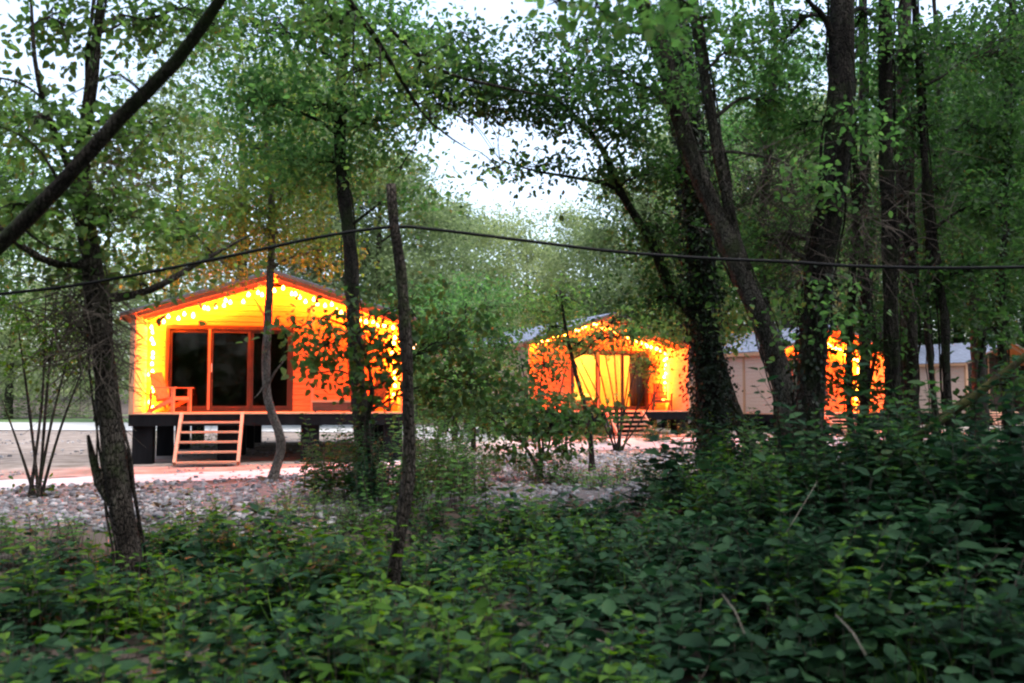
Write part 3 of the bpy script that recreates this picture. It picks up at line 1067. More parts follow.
def tree(name, label, bark, leaf, trunks, blobs, leaf_len=0.085, density=1.0, group=None, size=0.30, twigs=None, ivy=None,
         simple=False, limbs=None, cat='tree', per=22, ratio=0.62, vines=0, hang=False):
    """trunks: list of (points, radii) in world space, the first is the main trunk; blobs: (centre, radii) ellipsoids of foliage"""
    base = Vector(trunks[0][0][0])
    root = thing(name, label, cat, (base.x, base.y, float(ground_h(base.x, base.y))), 0, group)
    inv = -Vector(root.location)
    mb = MB()
    allp = []
    for P, R in trunks:
        q, r = spline(P, R, 0.22)
        zb = q[0].z
        r = [x * (1 + 0.05 * math.sin(i * 1.3) + random.uniform(-.04, .04) + 0.55 * max(0.0, 1 - (p.z - zb) / 0.65) ** 2) for i, (p, x) in enumerate(zip(q, r))]
        mb.tube([p + inv for p in q], r, 14, 0.09)
        if vines and len(q) > 8:
            for _ in range(vines):
                a0, i0, i1 = random.uniform(0, 6.28), random.randrange(0, 4), random.randrange(len(q) // 2, len(q))
                tw = random.uniform(-.16, .16)
                vp = [q[i] + inv + Vector((math.cos(a0 + tw * i + 0.5 * math.sin(i * .9)), math.sin(a0 + tw * i + 0.5 * math.sin(i * .9)), 0)) * (r[i] * 1.06 + 0.012 + random.uniform(0, .02)) for i in range(i0, i1)]
                if len(vp) > 3:
                    mb.tube(vp, [random.uniform(.007, .016)] * len(vp), 5, 0.1)
        allp += list(zip(q, r))
    for P, R in (limbs or []):
        q, r = spline(P, R, 0.15)
        mb.tube([p + inv for p in q], r, 7, 0.1)
        allp += list(zip(q, r))
    lv = Leaves()
    for c, rad in blobs:
        c = Vector(c)
        rmean = sum(rad) / 3
        cand = allp if hang else ([(p, r) for p, r in allp if p.z < c.z + 0.2] or allp)
        p, r = min(cand, key=lambda t: (t[0] - c).length + (0 if hang else 0.35 * abs(t[0].z - (c.z - 0.5 * (t[0].xy - c.xy).length))))
        dist = (p - c).length
        r0 = min(r * 0.55, 0.012 + 0.018 * dist)
        line = limb(mb, p + inv, c + inv, r0, 0.008)
        area = math.pi * rad[0] * rad[2]
        n = int(density * DENS * area / (0.45 * leaf_len * leaf_len * ratio * 1.6))
        n = max(40, min(n, 14000))
        Pn, cc = clusters(c, rad, n, per, size)
        lv.cloud(Pn + np.array(inv), leaf_len, ratio=ratio)
        for q in cc[:: max(1, len(cc) // 26)]:
            s = line[random.randrange(len(line) // 2, len(line))]
            limb(mb, s, Vector(q) + inv, 0.010, 0.003, 0.05, sides=3, rough=0)
    mb.build('trunk', M[bark], root, True)
    if blobs:
        lv.build('crown', M[leaf], root, simple)
    if twigs:
        tb = MB()
        for c, rad, n, ln_ in twigs:
            for _ in range(n):
                d = Vector(norm(rng.normal(size=(1, 3)))[0])
                s = Vector(c) + Vector((d.x * rad[0], d.y * rad[1], d.z * rad[2])) * random.random() ** 0.6
                e = s + Vector((random.uniform(-1, 1), random.uniform(-1, 1), random.uniform(-1.1, 0.5))) * ln_
                m_ = s.lerp(e, 0.5) + Vector((random.uniform(-1, 1), random.uniform(-1, 1), random.uniform(-.3, 1))) * ln_ * 0.15
                tb.tube([s + inv, m_ + inv, e + inv], [0.006, 0.0045, 0.002], 3, cap=False)
        tb.build('twigs', M['twig'], root)
    if ivy:
        lo, hi, n, off = ivy
        q, r = spline(*trunks[0], 0.1)
        sel = [(p, x) for p, x in zip(q, r) if lo <= p.z <= hi]
        idx = rng.integers(0, len(sel), n)
        th = rng.uniform(0, 6.283, n)
        rad = np.array([sel[i][1] for i in idx]) + np.abs(rng.normal(size=n)) * off * (0.6 + 0.6 * np.sin(np.array([sel[i][0].z for i in idx]) * 2.7) ** 2)
        C = np.array([sel[i][0] for i in idx])
        out = np.column_stack([np.cos(th), np.sin(th), np.zeros(n)])
        Pn = C + out * rad[:, None] + np.column_stack([np.zeros(n), np.zeros(n), rng.normal(size=n) * 0.06])
        A = out * 0.5 + np.array([0, 0, -0.8]) + rng.normal(size=(n, 3)) * 0.4
        Nn = norm(out + rng.normal(size=(n, 3)) * 0.4)
        iv = Leaves()
        L = rng.uniform(0.04, 0.075, n)
        iv.add(Pn + np.array(inv), A, Nn, L, L * 0.85)
        iv.build('ivy', M['leaf_ivy'], root)
    return root


def B(px, py, Y, rx, ry, ry_depth=None):
    """an ellipsoid of foliage given by its look: centre pixel, depth, half sizes in pixels"""
    c = at(px, py, Y)
    return (c, (rx * Y / F, ry_depth if ry_depth else (rx + ry) / 2 * Y / F * 1.1, ry * Y / F))


def up_pts(P, R, extra, r_end, lean=(0, 0)):
    """carry a trunk on above the frame"""
    p = P[-1]
    d = (P[-1] - P[-2]).normalized()
    P2 = P + [p + d * extra * 0.5 + Vector((lean[0] * .3, lean[1] * .3, 0)), p + d * extra + Vector((lean[0], lean[1], 0))]
    return P2, R + [(R[-1] + r_end) / 2, r_end]


# the near tree on the left-hand side of the frame
P, R = px_trunk([(131, 568, 26), (118, 490, 23), (108, 400, 22), (100, 330, 21), (93, 270, 19), (84, 210, 18), (82, 150, 12), (90, 80, 8), (100, 0, 6)], 8.6)
P, R = up_pts(P, R, 3.5, 0.02)
fork = px_trunk([(118, 505, 10), (100, 482, 9), (92, 455, 6), (88, 435, 3)], 8.6)
fork = (fork[0][1:] if len(fork[0]) > 4 else fork[0], fork[1][1:] if len(fork[1]) > 4 else fork[1])
limb_l = [([at(92, 262, 8.6), at(60, 265, 8.2), at(20, 245, 8.0), at(-40, 190, 7.8)], [0.05, 0.04, 0.03, 0.012]),
          ([at(97, 300, 8.6), at(150, 290, 8.8), at(200, 262, 9.2), at(250, 235, 9.6)], [0.05, 0.035, 0.025, 0.01]),
          ([at(84, 205, 8.6), at(50, 120, 8.2), at(35, 60, 8.0), at(30, -40, 8.0)], [0.04, 0.028, 0.02, 0.01])]
tree('leafy_tree', 'crooked dark trunk beside the bare multi-stemmed shrub, bare twigs hanging round it', 'bark', 'leaf_olive', [(P, R), fork],
     [B(60, 22, 8.3, 62, 34), B(150, 30, 9.5, 58, 32), B(215, 25, 9.8, 44, 30), B(38, 118, 7.9, 55, 32), B(100, 140, 8.6, 60, 48), B(165, 130, 9.3, 40, 45),
      B(110, 215, 8.4, 75, 36), B(40, 205, 8.2, 50, 30), B(180, 225, 9.2, 50, 32), B(60, 262, 8.8, 60, 22), B(-50, 80, 8.2, 60, 60), B(140, 285, 8.9, 30, 20),
      B(60, -80, 8.5, 100, 50), B(200, -90, 9, 100, 50)],
     0.09, 0.64, limbs=limb_l, size=0.26, vines=7,
     twigs=[(at(80, 310, 8.6), (0.45, 0.4, 0.45), 220, 0.6), (at(100, 350, 8.6), (0.35, 0.35, 0.5), 170, 0.6), (at(110, 185, 8.5), (0.5, 0.5, 0.4), 90, 0.5)])

# leaning bough across the top corner
P = [Vector((-6.7, 6.3, -0.35)), Vector((-5.2, 6.1, 1.1)), at(-40, 278, 6), at(0, 245, 5.9), at(60, 185, 5.8), at(120, 118, 5.7), at(175, 62, 5.6), at(220, 0, 5.5), at(262, -70, 5.4)]
R = [0.09, 0.075, 0.058, 0.052, 0.048, 0.045, 0.041, 0.036, 0.026]
tree('leaning_tree', 'bare dark trunk leaning diagonally across the upper corner', 'bark_dark', 'leaf_green', [(P, R)],
     [B(300, -90, 5.3, 90, 40), B(200, -110, 5.2, 90, 50)], 0.08, 0.8,
     limbs=[([at(140, 90, 5.65), at(120, 75, 5.5), at(100, 80, 5.4), at(60, 100, 5.2)], [0.012, 0.009, 0.006, 0.003]),
            ([at(60, 185, 5.8), at(40, 150, 5.7), at(10, 130, 5.6), at(-30, 120, 5.6)], [0.012, 0.009, 0.006, 0.003]),
            ([at(20, 225, 5.88), at(50, 248, 5.9), at(90, 250, 6.0)], [0.012, 0.008, 0.003])])

# slim pale tree before the nearest cabin
P, R = px_trunk([(273, 478, 10), (281, 450, 9.5), (278, 430, 9), (268, 400, 8.5), (266, 360, 8), (268, 320, 8), (270, 280, 7.5), (272, 220, 7), (268, 150, 6), (262, 80, 4)], 17.4)
tree('slender_tree', 'slim pale wavy trunk standing in front of the dark glass doors', 'bark_grey', 'leaf_yellow', [(P, R)],
     [B(205, 255, 17.4, 55, 26), B(270, 232, 17.4, 60, 32), B(300, 185, 17, 60, 36), B(225, 205, 17.6, 50, 30), B(160, 270, 17.8, 34, 18), B(320, 250, 17.2, 34, 24), B(255, 150, 17.4, 50, 36), B(285, 100, 17.4, 50, 40)],
     0.095, 0.62, limbs=[([at(268, 385, 17.4), at(275, 372, 17.2), at(287, 357, 17.1)], [0.03, 0.02, 0.01]),
                        ([at(267, 378, 17.4), at(260, 392, 17.2), at(254, 398, 17.1)], [0.018, 0.012, 0.006]),
                        ([at(267, 320, 17.4), at(255, 300, 17.2), at(244, 285, 17.1)], [0.014, 0.01, 0.006])], size=0.36)

# mid tree whose branch hangs before the porch
P, R = px_trunk([(364, 452, 19), (361, 420, 17), (357, 370, 15), (353, 310, 14), (351, 260, 14), (346, 210, 13), (340, 150, 12), (342, 80, 10), (350, 0, 8)], 15.0)
P, R = up_pts(P, R, 3, 0.02)
tree('leafy_tree', 'dark trunk before the near porch with one leafy branch hanging across it', 'bark_dark', 'leaf_green', [(P, R)],
     [B(255, 25, 14.5, 62, 38), B(335, 25, 14.5, 70, 42), B(410, 40, 14.5, 48, 40), B(250, 100, 15, 45, 40), B(320, 105, 14.6, 68, 45), B(390, 120, 15, 48, 44), B(345, 165, 15.2, 50, 28), B(300, 165, 15.4, 44, 30),
      B(412, 200, 15, 28, 18), B(330, -70, 15, 140, 50)],
     0.11, 0.75, size=0.36, vines=3)
P, R = px_trunk([(371, 462, 6), (366, 430, 5), (372, 390, 4.5), (364, 350, 3.5), (345, 325, 2.5), (320, 318, 1.5)], 13.4)
tree('sapling', 'broad leaved sapling spreading its leaves across the orange porch wall', 'bark_dark', 'leaf_dark', [(P, R)],
     [B(325, 345, 13.4, 36, 30), B(370, 345, 13.4, 34, 32), B(300, 330, 13.4, 26, 18), B(395, 345, 13.6, 18, 30), B(352, 312, 13.4, 28, 12), B(370, 390, 13.2, 34, 20), B(412, 310, 13.8, 30, 40), B(455, 345, 14, 42, 36), B(480, 385, 14, 36, 26), B(430, 395, 13.8, 30, 30), B(310, 374, 13.3, 10, 20)],
     0.12, 0.52, size=0.22, ratio=0.75, per=12)

# thin dead trunk that carries the cable
P, R = px_trunk([(393, 580, 14), (402, 520, 13), (409, 470, 12.5), (408, 400, 12), (406, 340, 11.5), (401, 270, 11), (394, 225, 10.5), (391, 184, 9)], 7.8)
tree('dead_trunk', 'thin dark bare trunk broken off at the top, the cable passing behind it', 'bark', 'leaf_green', [(P, R)], [], cat='tree trunk')

# the leaning pair of big trunks right of the middle
P, R = px_trunk([(800, 470, 26), (786, 395, 22), (764, 325, 21), (744, 280, 22), (722, 226, 19), (700, 178, 17.5), (684, 132, 17.5), (666, 66, 18), (640, 0, 16)], 12.0)
P, R = up_pts(P, R, 3.5, 0.03)
P2, R2 = px_trunk([(742, 272, 14), (734, 240, 13), (727, 198, 12), (712, 120, 11), (696, 20, 10), (690, -60, 7)], 12.0)
if len(P2) > 6:
    P2, R2 = P2[1:], R2[1:]
lm = [([at(694, 152, 12), at(732, 152, 12), at(765, 157, 11.8), at(785, 163, 11.6), at(794, 182, 11.5)], [0.022, 0.022, 0.02, 0.018, 0.012])]
tree('leaning_tree', 'tall grey trunk leaning over from the right and forking above the cable', 'bark_pale', 'leaf_green', [(P, R), (P2, R2)],
     [B(640, 30, 11, 44, 34), B(715, 20, 12, 36, 30), B(610, 70, 11, 46, 34), B(745, 55, 12.5, 40, 36), B(650, 95, 11.5, 38, 30), B(700, 90, 12.6, 30, 30), B(640, -70, 11, 130, 50), B(780, 100, 12.6, 36, 36), B(738, 330, 12.4, 18, 20), B(790, 290, 12.5, 20, 16)],
     0.09, 0.62, limbs=lm, size=0.28, vines=4,
     twigs=[(at(770, 200, 12), (0.7, 0.5, 0.9), 120, 0.6), (at(740, 160, 12), (0.6, 0.5, 0.6), 70, 0.6)])

P, R = px_trunk([(717, 478, 34), (712, 430, 28), (707, 370, 27), (703, 300, 27), (696, 210, 26), (686, 110, 26), (672, 0, 24)], 14.2)
P, R = up_pts(P, R, 4, 0.04)
lm = [([at(700, 320, 14.2), at(672, 290, 14), at(650, 240, 13.8), at(624, 198, 13.6), at(597, 141, 13.4), at(551, 95, 13.2), at(500, 60, 13)], [0.10, 0.09, 0.075, 0.06, 0.045, 0.03, 0.012]),
      ([at(640, 222, 13.7), at(612, 187, 13.4), at(582, 179, 13.2), at(536, 171, 13), at(500, 160, 12.8)], [0.04, 0.034, 0.028, 0.018, 0.008])]
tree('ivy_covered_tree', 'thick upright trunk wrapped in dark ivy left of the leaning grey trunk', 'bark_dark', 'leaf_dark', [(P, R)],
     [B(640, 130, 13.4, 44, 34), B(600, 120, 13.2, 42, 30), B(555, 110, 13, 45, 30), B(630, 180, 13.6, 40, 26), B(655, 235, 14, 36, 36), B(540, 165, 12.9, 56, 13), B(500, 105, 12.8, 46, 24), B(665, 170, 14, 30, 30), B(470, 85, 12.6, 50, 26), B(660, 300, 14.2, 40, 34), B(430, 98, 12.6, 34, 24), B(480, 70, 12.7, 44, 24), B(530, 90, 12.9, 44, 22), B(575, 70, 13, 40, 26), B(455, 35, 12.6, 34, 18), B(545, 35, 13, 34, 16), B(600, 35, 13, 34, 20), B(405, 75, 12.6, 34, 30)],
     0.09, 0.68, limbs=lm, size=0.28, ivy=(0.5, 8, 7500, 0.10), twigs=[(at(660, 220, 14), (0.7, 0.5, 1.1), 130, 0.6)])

P, R = px_trunk([(752, 456, 15), (738, 420, 13), (722, 370, 11), (712, 320, 9), (708, 260, 7), (712, 200, 5)], 15.6)
tree('slender_tree', 'short slanting dark trunk rising behind the ivy wrapped trunk', 'bark_dark', 'leaf_dark', [(P, R)],
     [B(720, 235, 15.6, 40, 40), B(740, 290, 15.8, 30, 26)], 0.085, 0.5)

# long boughs from above, top of the frame
P = [Vector((-1.2, 12.5, -0.1)) for _ in range(1)]

# big dark trunk, right
P, R = px_trunk([(806, 500, 34), (808, 440, 30), (812, 370, 28), (816, 300, 27), (824, 245, 26), (834, 180, 26), (841, 100, 26), (842, 0, 24)], 10.8)
P, R = up_pts(P, R, 4, 0.04)
tree('large_tree', 'thickest dark trunk, with dead twigs hanging from it over the cable', 'bark_dark', 'leaf_green', [(P, R)],
     [B(780, 40, 13, 48, 42), B(870, 30, 12, 40, 36), B(800, 130, 13, 40, 40), B(790, 240, 12.5, 40, 40), B(840, -80, 11, 130, 60), B(760, 250, 12.8, 30, 36), B(812, 190, 10.4, 24, 34), B(838, 300, 10.5, 20, 24), B(795, 320, 10.6, 18, 26), B(862, 130, 10.6, 24, 40)],
     0.09, 0.6, size=0.28, vines=9, limbs=[([at(838, 60, 10.8), at(826, 20, 10.7), at(812, 5, 10.6), at(800, -10, 10.6)], [0.05, 0.04, 0.03, 0.02])],
     twigs=[(at(790, 190, 11), (0.55, 0.5, 0.75), 230, 0.55), (at(805, 260, 10.9), (0.45, 0.4, 0.6), 170, 0.5), (at(860, 220, 11), (0.35, 0.4, 0.9), 120, 0.5)], ivy=(0.3, 3.2, 700, 0.05))

right_trunks = [
    ([(852, 440, 6), (848, 380, 5.5), (852, 300, 5.5), (856, 200, 5), (850, 90, 4.5), (853, 0, 4)], 13.6, 'bark_dark', 'thin stem close beside the thickest trunk, on the side of the cabin lights'),
    ([(938, 450, 6), (932, 380, 5.5), (926, 300, 5.5), (930, 200, 5), (938, 90, 4.5), (934, 0, 4)], 16.5, 'bark_dark', 'thin straight stem crossing the pale wall of the unlit cabin'),
    ([(778, 440, 5), (772, 360, 5), (762, 260, 4.5), (768, 160, 4.5), (775, 60, 4), (772, 0, 3.5)], 14.5, 'bark', 'thin stem between the leaning grey trunk and the thickest trunk'),
    ([(897, 470, 17), (893, 400, 15), (890, 280, 14), (886, 145, 14), (885, 0, 13)], 12.2, 'bark_dark', 'straight dark trunk just right of the hidden cabin lights'),
    ([(911, 450, 18), (909, 370, 17), (908, 264, 16), (903, 145, 15), (905, 0, 12)], 14.5, 'bark', 'straight brown trunk close behind the dark one, right of the lights'),
    ([(864, 430, 10), (866, 340, 9), (866, 260, 9), (864, 150, 8), (862, 0, 7)], 15.5, 'bark_dark', 'narrow dark trunk standing across the hidden cabin lights'),
    ([(953, 455, 9), (947, 390, 8), (944, 314, 8), (936, 264, 8), (926, 176, 7), (920, 88, 6), (914, 0, 5)], 13.0, 'bark_dark', 'thin crooked trunk in front of the unlit cabin side wall'),
    ([(1012, 460, 10), (1004, 380, 9), (1000, 290, 9), (1004, 190, 8), (1010, 60, 7)], 15.0, 'bark_dark', 'thin trunk beside the dark gable at the frame edge'),
]
rb = [[B(866, 240, 13.6, 24, 40), B(846, 330, 13.6, 18, 18)], [B(935, 230, 16.5, 30, 40), B(925, 150, 16.5, 30, 40)], [B(765, 200, 14.5, 30, 40), B(775, 120, 14.5, 30, 40), B(760, 280, 14.5, 22, 22)],
      [B(910, 60, 13, 44, 44), B(930, 130, 13.5, 34, 40), B(880, 110, 13, 24, 40), B(890, -70, 12.5, 100, 50)],
      [B(960, 50, 15, 44, 46), B(940, 190, 15.5, 30, 34), B(985, 130, 15, 44, 46)],
      [B(850, 200, 16.5, 30, 50), B(870, 290, 16.5, 26, 30)],
      [B(990, 210, 13, 44, 36), B(970, 270, 13, 50, 30), B(1010, 60, 13.5, 40, 60), B(930, 300, 13.5, 40, 16)],
      [B(1010, 160, 15, 40, 60), B(1020, 260, 15, 40, 40), B(985, 310, 15, 40, 22), B(1020, 20, 15, 40, 50)]]
for (pts, Y, bk, lab), bl in zip(right_trunks, rb):
    P, R = px_trunk(pts, Y)
    P, R = up_pts(P, R, 3, 0.02)
    tree('straight_tree', lab, bk, 'leaf_dark', [(P, R)], bl, 0.09, 0.72, 'dark trunks standing among the bushes', size=0.28, vines=5,
         twigs=[(at(pts[2][0] - 8, 210, Y), (0.4, 0.4, 1.2), 60, 0.6)])

# leaning mossy dead stem
P = [gp(872, 478) + Vector((0, 0, -0.1)), at(912, 443, 11.2), at(940, 420, 11.1), at(969, 400, 11.0), at(1016, 364, 10.9), at(1060, 326, 10.8)]
tree('mossy_stem', 'mossy dead stem leaning up diagonally out of the bushes', 'bark_moss', 'leaf_dark', [(P, [0.05, 0.06, 0.058, 0.052, 0.045, 0.03])], [], cat='dead stem')


# a tree grown from its size, for the wood behind
def wood_tree(label, X, Y, H, cr, leaf, leaf_len, dens, low=0.25, bark='bark', name='woodland_tree', group='trees of the wood behind the cabins', k=11, simple=True):
    g = float(ground_h(X, Y))
    lean = random.uniform(-.5, .5)
    P = [Vector((X, Y, g - 0.3)), Vector((X + lean * .2, Y, g + H * 0.3)), Vector((X + lean, Y + random.uniform(-.4, .4), g + H * 0.65)), Vector((X + lean * 1.4, Y, g + H * 0.97))]
    R = [0.02 * H, 0.015 * H, 0.009 * H, 0.02]
    bl = []
    for i in range(k):
        t = low + (1 - low) * (i + 0.5) / k
        w = cr * (0.55 + 0.6 * math.sin(math.pi * min(1, (t - low) / (1 - low) * 0.85 + 0.12)))
        a = i * 2.4 + random.uniform(-.4, .4)
        d = w * random.uniform(0.25, 0.75)
        s = cr * random.uniform(0.42, 0.68)
        bl.append((Vector((X + lean + d * math.cos(a), Y + d * math.sin(a), g + H * t)), (s, s, s * random.uniform(0.5, 0.75))))
    return tree(name, label, bark, leaf, [(P, R)], bl, leaf_len, dens, group, size=leaf_len * 2.8, simple=simple, per=16)


def xat(px, Y):
    return (px - 512) / F * Y


FAR = [  # px, Y, height, crown radius, leaves, leaf length, density, label
    (470, 74, 17.0, 5.0, 'leaf_pale', 0.26, 0.9, 'pale hazy tree whose top bounds the open sky on the cabin side'),
    (530, 82, 16.5, 5.4, 'leaf_pale', 0.28, 0.9, 'pale hazy tree low in the middle of the sky gap'),
    (585, 70, 15.5, 4.6, 'leaf_pale', 0.25, 0.9, 'pale grey green tree above the ridge of the cabin with the yellow room'),
    (420, 62, 16.0, 5.0, 'leaf_far', 0.24, 0.9, 'mid green tree behind the broken thin trunk'),
    (640, 60, 15.5, 4.6, 'leaf_far', 0.24, 0.9, 'mid green tree rising behind the ivy wrapped trunk'),
    (375, 48, 15.5, 4.2, 'leaf_far', 0.22, 0.9, 'tall green tree behind the near cabin roof, beside its far eave'),
    (315, 50, 19.5, 5.0, 'leaf_far', 0.22, 0.9, 'pale tree directly behind the near cabin ridge'),
    (240, 46, 20.5, 5.2, 'leaf_far', 0.21, 0.45, 'green tree behind the long roof slope of the near cabin'),
    (170, 54, 21.0, 5.2, 'leaf_far', 0.24, 0.40, 'pale tree above the open eave of the near cabin'),
    (100, 60, 16.0, 5.0, 'leaf_pale', 0.25, 0.5, 'pale tree beyond the lawn behind the crooked trunk'),
    (10, 66, 16.0, 5.0, 'leaf_pale', 0.26, 0.5, 'pale tree beyond the lawn at the frame edge'),
    (-50, 70, 16.0, 5.0, 'leaf_far', 0.26, 0.8, 'green tree just outside the frame beyond the lawn'),
    (700, 54, 18.0, 4.6, 'leaf_far', 0.22, 0.9, 'tall green tree behind the slate roof near the leaning trunk'),
    (760, 58, 20.0, 5.0, 'leaf_far', 0.22, 0.95, 'tall light green tree seen between the leaning and the thickest trunk'),
    (820, 62, 21.0, 5.4, 'leaf_far', 0.23, 0.95, 'tall tree directly behind the thickest dark trunk'),
    (890, 66, 21.0, 5.4, 'leaf_dark', 0.23, 0.95, 'tall tree behind the row of straight dark trunks'),
    (960, 62, 22.0, 5.6, 'leaf_dark', 0.22, 1.0, 'tall tree behind the roof of the unlit cabin'),
    (1030, 58, 22.0, 5.6, 'leaf_dark', 0.22, 1.0, 'tall dark tree behind the dark gable at the frame edge'),
    (1100, 60, 21.0, 5.6, 'leaf_dark', 0.22, 0.9, 'tall tree outside the frame beyond the dark gable'),
]
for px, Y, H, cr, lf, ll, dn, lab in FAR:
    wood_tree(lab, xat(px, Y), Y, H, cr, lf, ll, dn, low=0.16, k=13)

MID = [
    (455, 30, 5.4, 2.3, 'leaf_green', 0.14, 0.42, 'bushy green tree between the two nearest cabins'),
    (474, 26, 4.4, 1.9, 'leaf_green', 0.13, 0.40, 'leafy tree standing just before the pale side wall of the yellow room cabin'),
    (702, 27, 8.5, 1.9, 'leaf_olive', 0.11, 0.45, 'thin leaved tree behind the ivy wrapped trunk, in front of the cabins'),
    (812, 26, 10.5, 2.4, 'leaf_far', 0.12, 0.5, 'light green tree directly behind the thickest trunk, in front of the cabins'),
    (790, 40, 17.0, 3.6, 'leaf_green', 0.15, 0.8, 'tall green tree behind the slate roof right of the leaning trunk'),
    (880, 46, 19.0, 4.0, 'leaf_green', 0.16, 0.8, 'tall green tree behind the cabin with the half hidden lights'),
    (680, 44, 15.0, 3.2, 'leaf_far', 0.16, 0.8, 'green tree just behind the cabin with the yellow room'),
    (980, 29, 13.0, 3.2, 'leaf_dark', 0.13, 0.8, 'tall dark tree in front of the dark gable'),
    (1060, 24, 12.0, 3.0, 'leaf_dark', 0.12, 0.8, 'dark tree crowding in from the frame edge by the dark gable'),
    (-30, 22, 9.0, 2.2, 'leaf_olive', 0.11, 0.8, 'sparse tree at the frame edge beside the dirt yard'),
]
for px, Y, H, cr, lf, ll, dn, lab in MID:
    wood_tree(lab, xat(px, Y), Y, H, cr, lf, ll, dn, low=0.18 if px in (455, 474) else 0.42, bark='bark_dark', name='leafy_tree', group='small trees among the cabins', k=9)

OVER = [  # unseen trees, added so their crowns darken the undergrowth
    (-7.5, 1.0, 13, 3.6, 'leaf_green', 0.10, 'unseen tall leafy tree beside the camera, added to shade the undergrowth'),
    (6.8, 2.0, 14, 3.8, 'leaf_dark', 0.10, 'unseen tall dark leaved tree beside the camera, added to shade the bushes'),
    (-1.5, -4.5, 14, 4.0, 'leaf_green', 0.10, 'unseen tall leafy tree behind the camera, added for its shade'),
    (10.5, 7.5, 15, 3.8, 'leaf_dark', 0.10, 'unseen tall dark tree outside the frame, added for shade beside the broad leaved bushes'),
    (-9.5, 9.5, 13, 3.2, 'leaf_olive', 0.10, 'unseen tall olive leaved tree outside the frame, added for shade beside the grey log'),
]
for X, Y, H, cr, lf, ll, lab in OVER:
    wood_tree(lab, X, Y, H, cr, lf, ll, 0.5, low=0.5, name='shade_canopy_tree', group='unseen trees added to shade the foreground', k=12)

# the far wood that closes the view
lv = Leaves()
for i in range(150):
    X = -115 + i * 1.6 + random.uniform(-1, 1)
    Y = 100 + random.uniform(-6, 12) + 0.002 * X * X
    gz = float(ground_h(X, Y))
    gap = math.exp(-((X - 0) / 10) ** 2)
    H = random.uniform(12, 17) * (1 - 0.15 * gap) + (6 if X > 30 else 0)
    for j in range(4):
        Pn, _ = clusters((X, Y, gz + H * (0.12 + 0.25 * j)), (3.2, 3, H * 0.17), 160, 14, 0.7)
        lv.cloud(Pn, 0.5, ratio=0.7)
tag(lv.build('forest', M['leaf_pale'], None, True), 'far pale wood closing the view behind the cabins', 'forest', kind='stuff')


lv = Leaves()  # unseen wood, added to darken glass reflections and cut daylight on the cabin fronts
for i in range(46):
    ang = math.radians(100 + 160 * i / 45 + random.uniform(-2, 2))      # an arc round the back of the viewer
    rr_ = 19 + random.uniform(-3, 6)
    X, Y = rr_ * math.sin(ang), rr_ * math.cos(ang) + 3
    H = random.uniform(12, 16)
    for j in range(5):
        Pn, _ = clusters((X, Y, H * (0.10 + 0.2 * j)), (2.4, 2.4, H * 0.14), 420, 14, 0.45)
        lv.cloud(Pn, 0.30, ratio=0.7)
tag(lv.build('forest', M['leaf_green'], None, True), 'unseen dense green wood added behind the camera to block daylight and darken reflections', 'forest', kind='stuff')


# boughs hanging in from trees behind the camera: large near leaves at the top edge
def hanging_tree(name, label, base, path, radii, blobs, leaf, ll, dens, ratio=0.8, per=10, size=0.16, limbs=None, bark='bark_dark'):
    P = [Vector(base)] + [Vector(p) for p in path]
    return tree(name, label, bark, leaf, [(P, radii)], blobs, ll, dens, None, size=size, per=per, ratio=ratio, limbs=limbs, hang=True)


hanging_tree('alder_tree', 'tree above the frame dangling round dark leaves into the bright sky', (3.4, 3.4, -0.3),
             [(3.1, 3.7, 2.2), (2.6, 4.4, 4.6), (1.6, 5.0, 5.2), at(640, -25, 5.5), at(560, -8, 5.6)], [0.10, 0.08, 0.06, 0.035, 0.02, 0.006],
             [B(600, 10, 5.5, 38, 12), B(648, 15, 5.5, 30, 22), B(560, 6, 5.6, 24, 12), B(690, 6, 5.4, 30, 16), B(640, -60, 5.5, 110, 40)], 'leaf_green', 0.085, 0.42)
hanging_tree('drooping_tree', 'tree above the frame sending a long thin arching bough down over the sky', (-4.6, 4.0, -0.3),
             [(-4.4, 4.4, 2.5), (-3.6, 5.4, 4.9), at(310, -60, 7.2), at(348, 0, 8.0), at(376, 38, 8.4), at(399, 76, 8.7), at(430, 122, 9), at(470, 150, 9.3)],
             [0.09, 0.075, 0.055, 0.04, 0.03, 0.026, 0.02, 0.013, 0.005],
             [B(430, 118, 9, 28, 20), B(500, 168, 9.3, 34, 7), B(420, 60, 8.8, 40, 28), B(360, 70, 8.6, 36, 40), B(330, 20, 8, 50, 30), B(400, 170, 9, 20, 14)],
             'leaf_olive', 0.075, 0.42, 0.5, 14, 0.2,
             limbs=[([at(391, 30, 8.5), at(441, 70, 8.9), at(506, 88, 9.3), at(567, 99, 9.8)], [0.022, 0.018, 0.014, 0.006]),
                    ([at(355, 15, 8.1), at(353, 60, 8.1), at(356, 110, 8.1)], [0.01, 0.007, 0.003]),
                    ([at(380, 45, 8.4), at(381, 80, 8.4), at(384, 105, 8.4)], [0.009, 0.006, 0.003])])

# ------------------------------------------------------------------ cable
cp = [(-400, 372), (-60, 301), (0, 294), (70, 286), (150, 272), (230, 256), (320, 237), (390, 227), (430, 229), (520, 240), (610, 251), (700, 258), (790, 262), (850, 266), (940, 268), (1040, 267), (1400, 262)]
pts, rr = spline([at(x, y, 7.95) for x, y in cp], [0.0145] * len(cp), 0.12)
tag(MB().tube(pts, rr, 8, cap=True).build('overhead_cable', M['cable'], None, True), 'black cable sagging across the whole view past the broken trunk', 'cable')


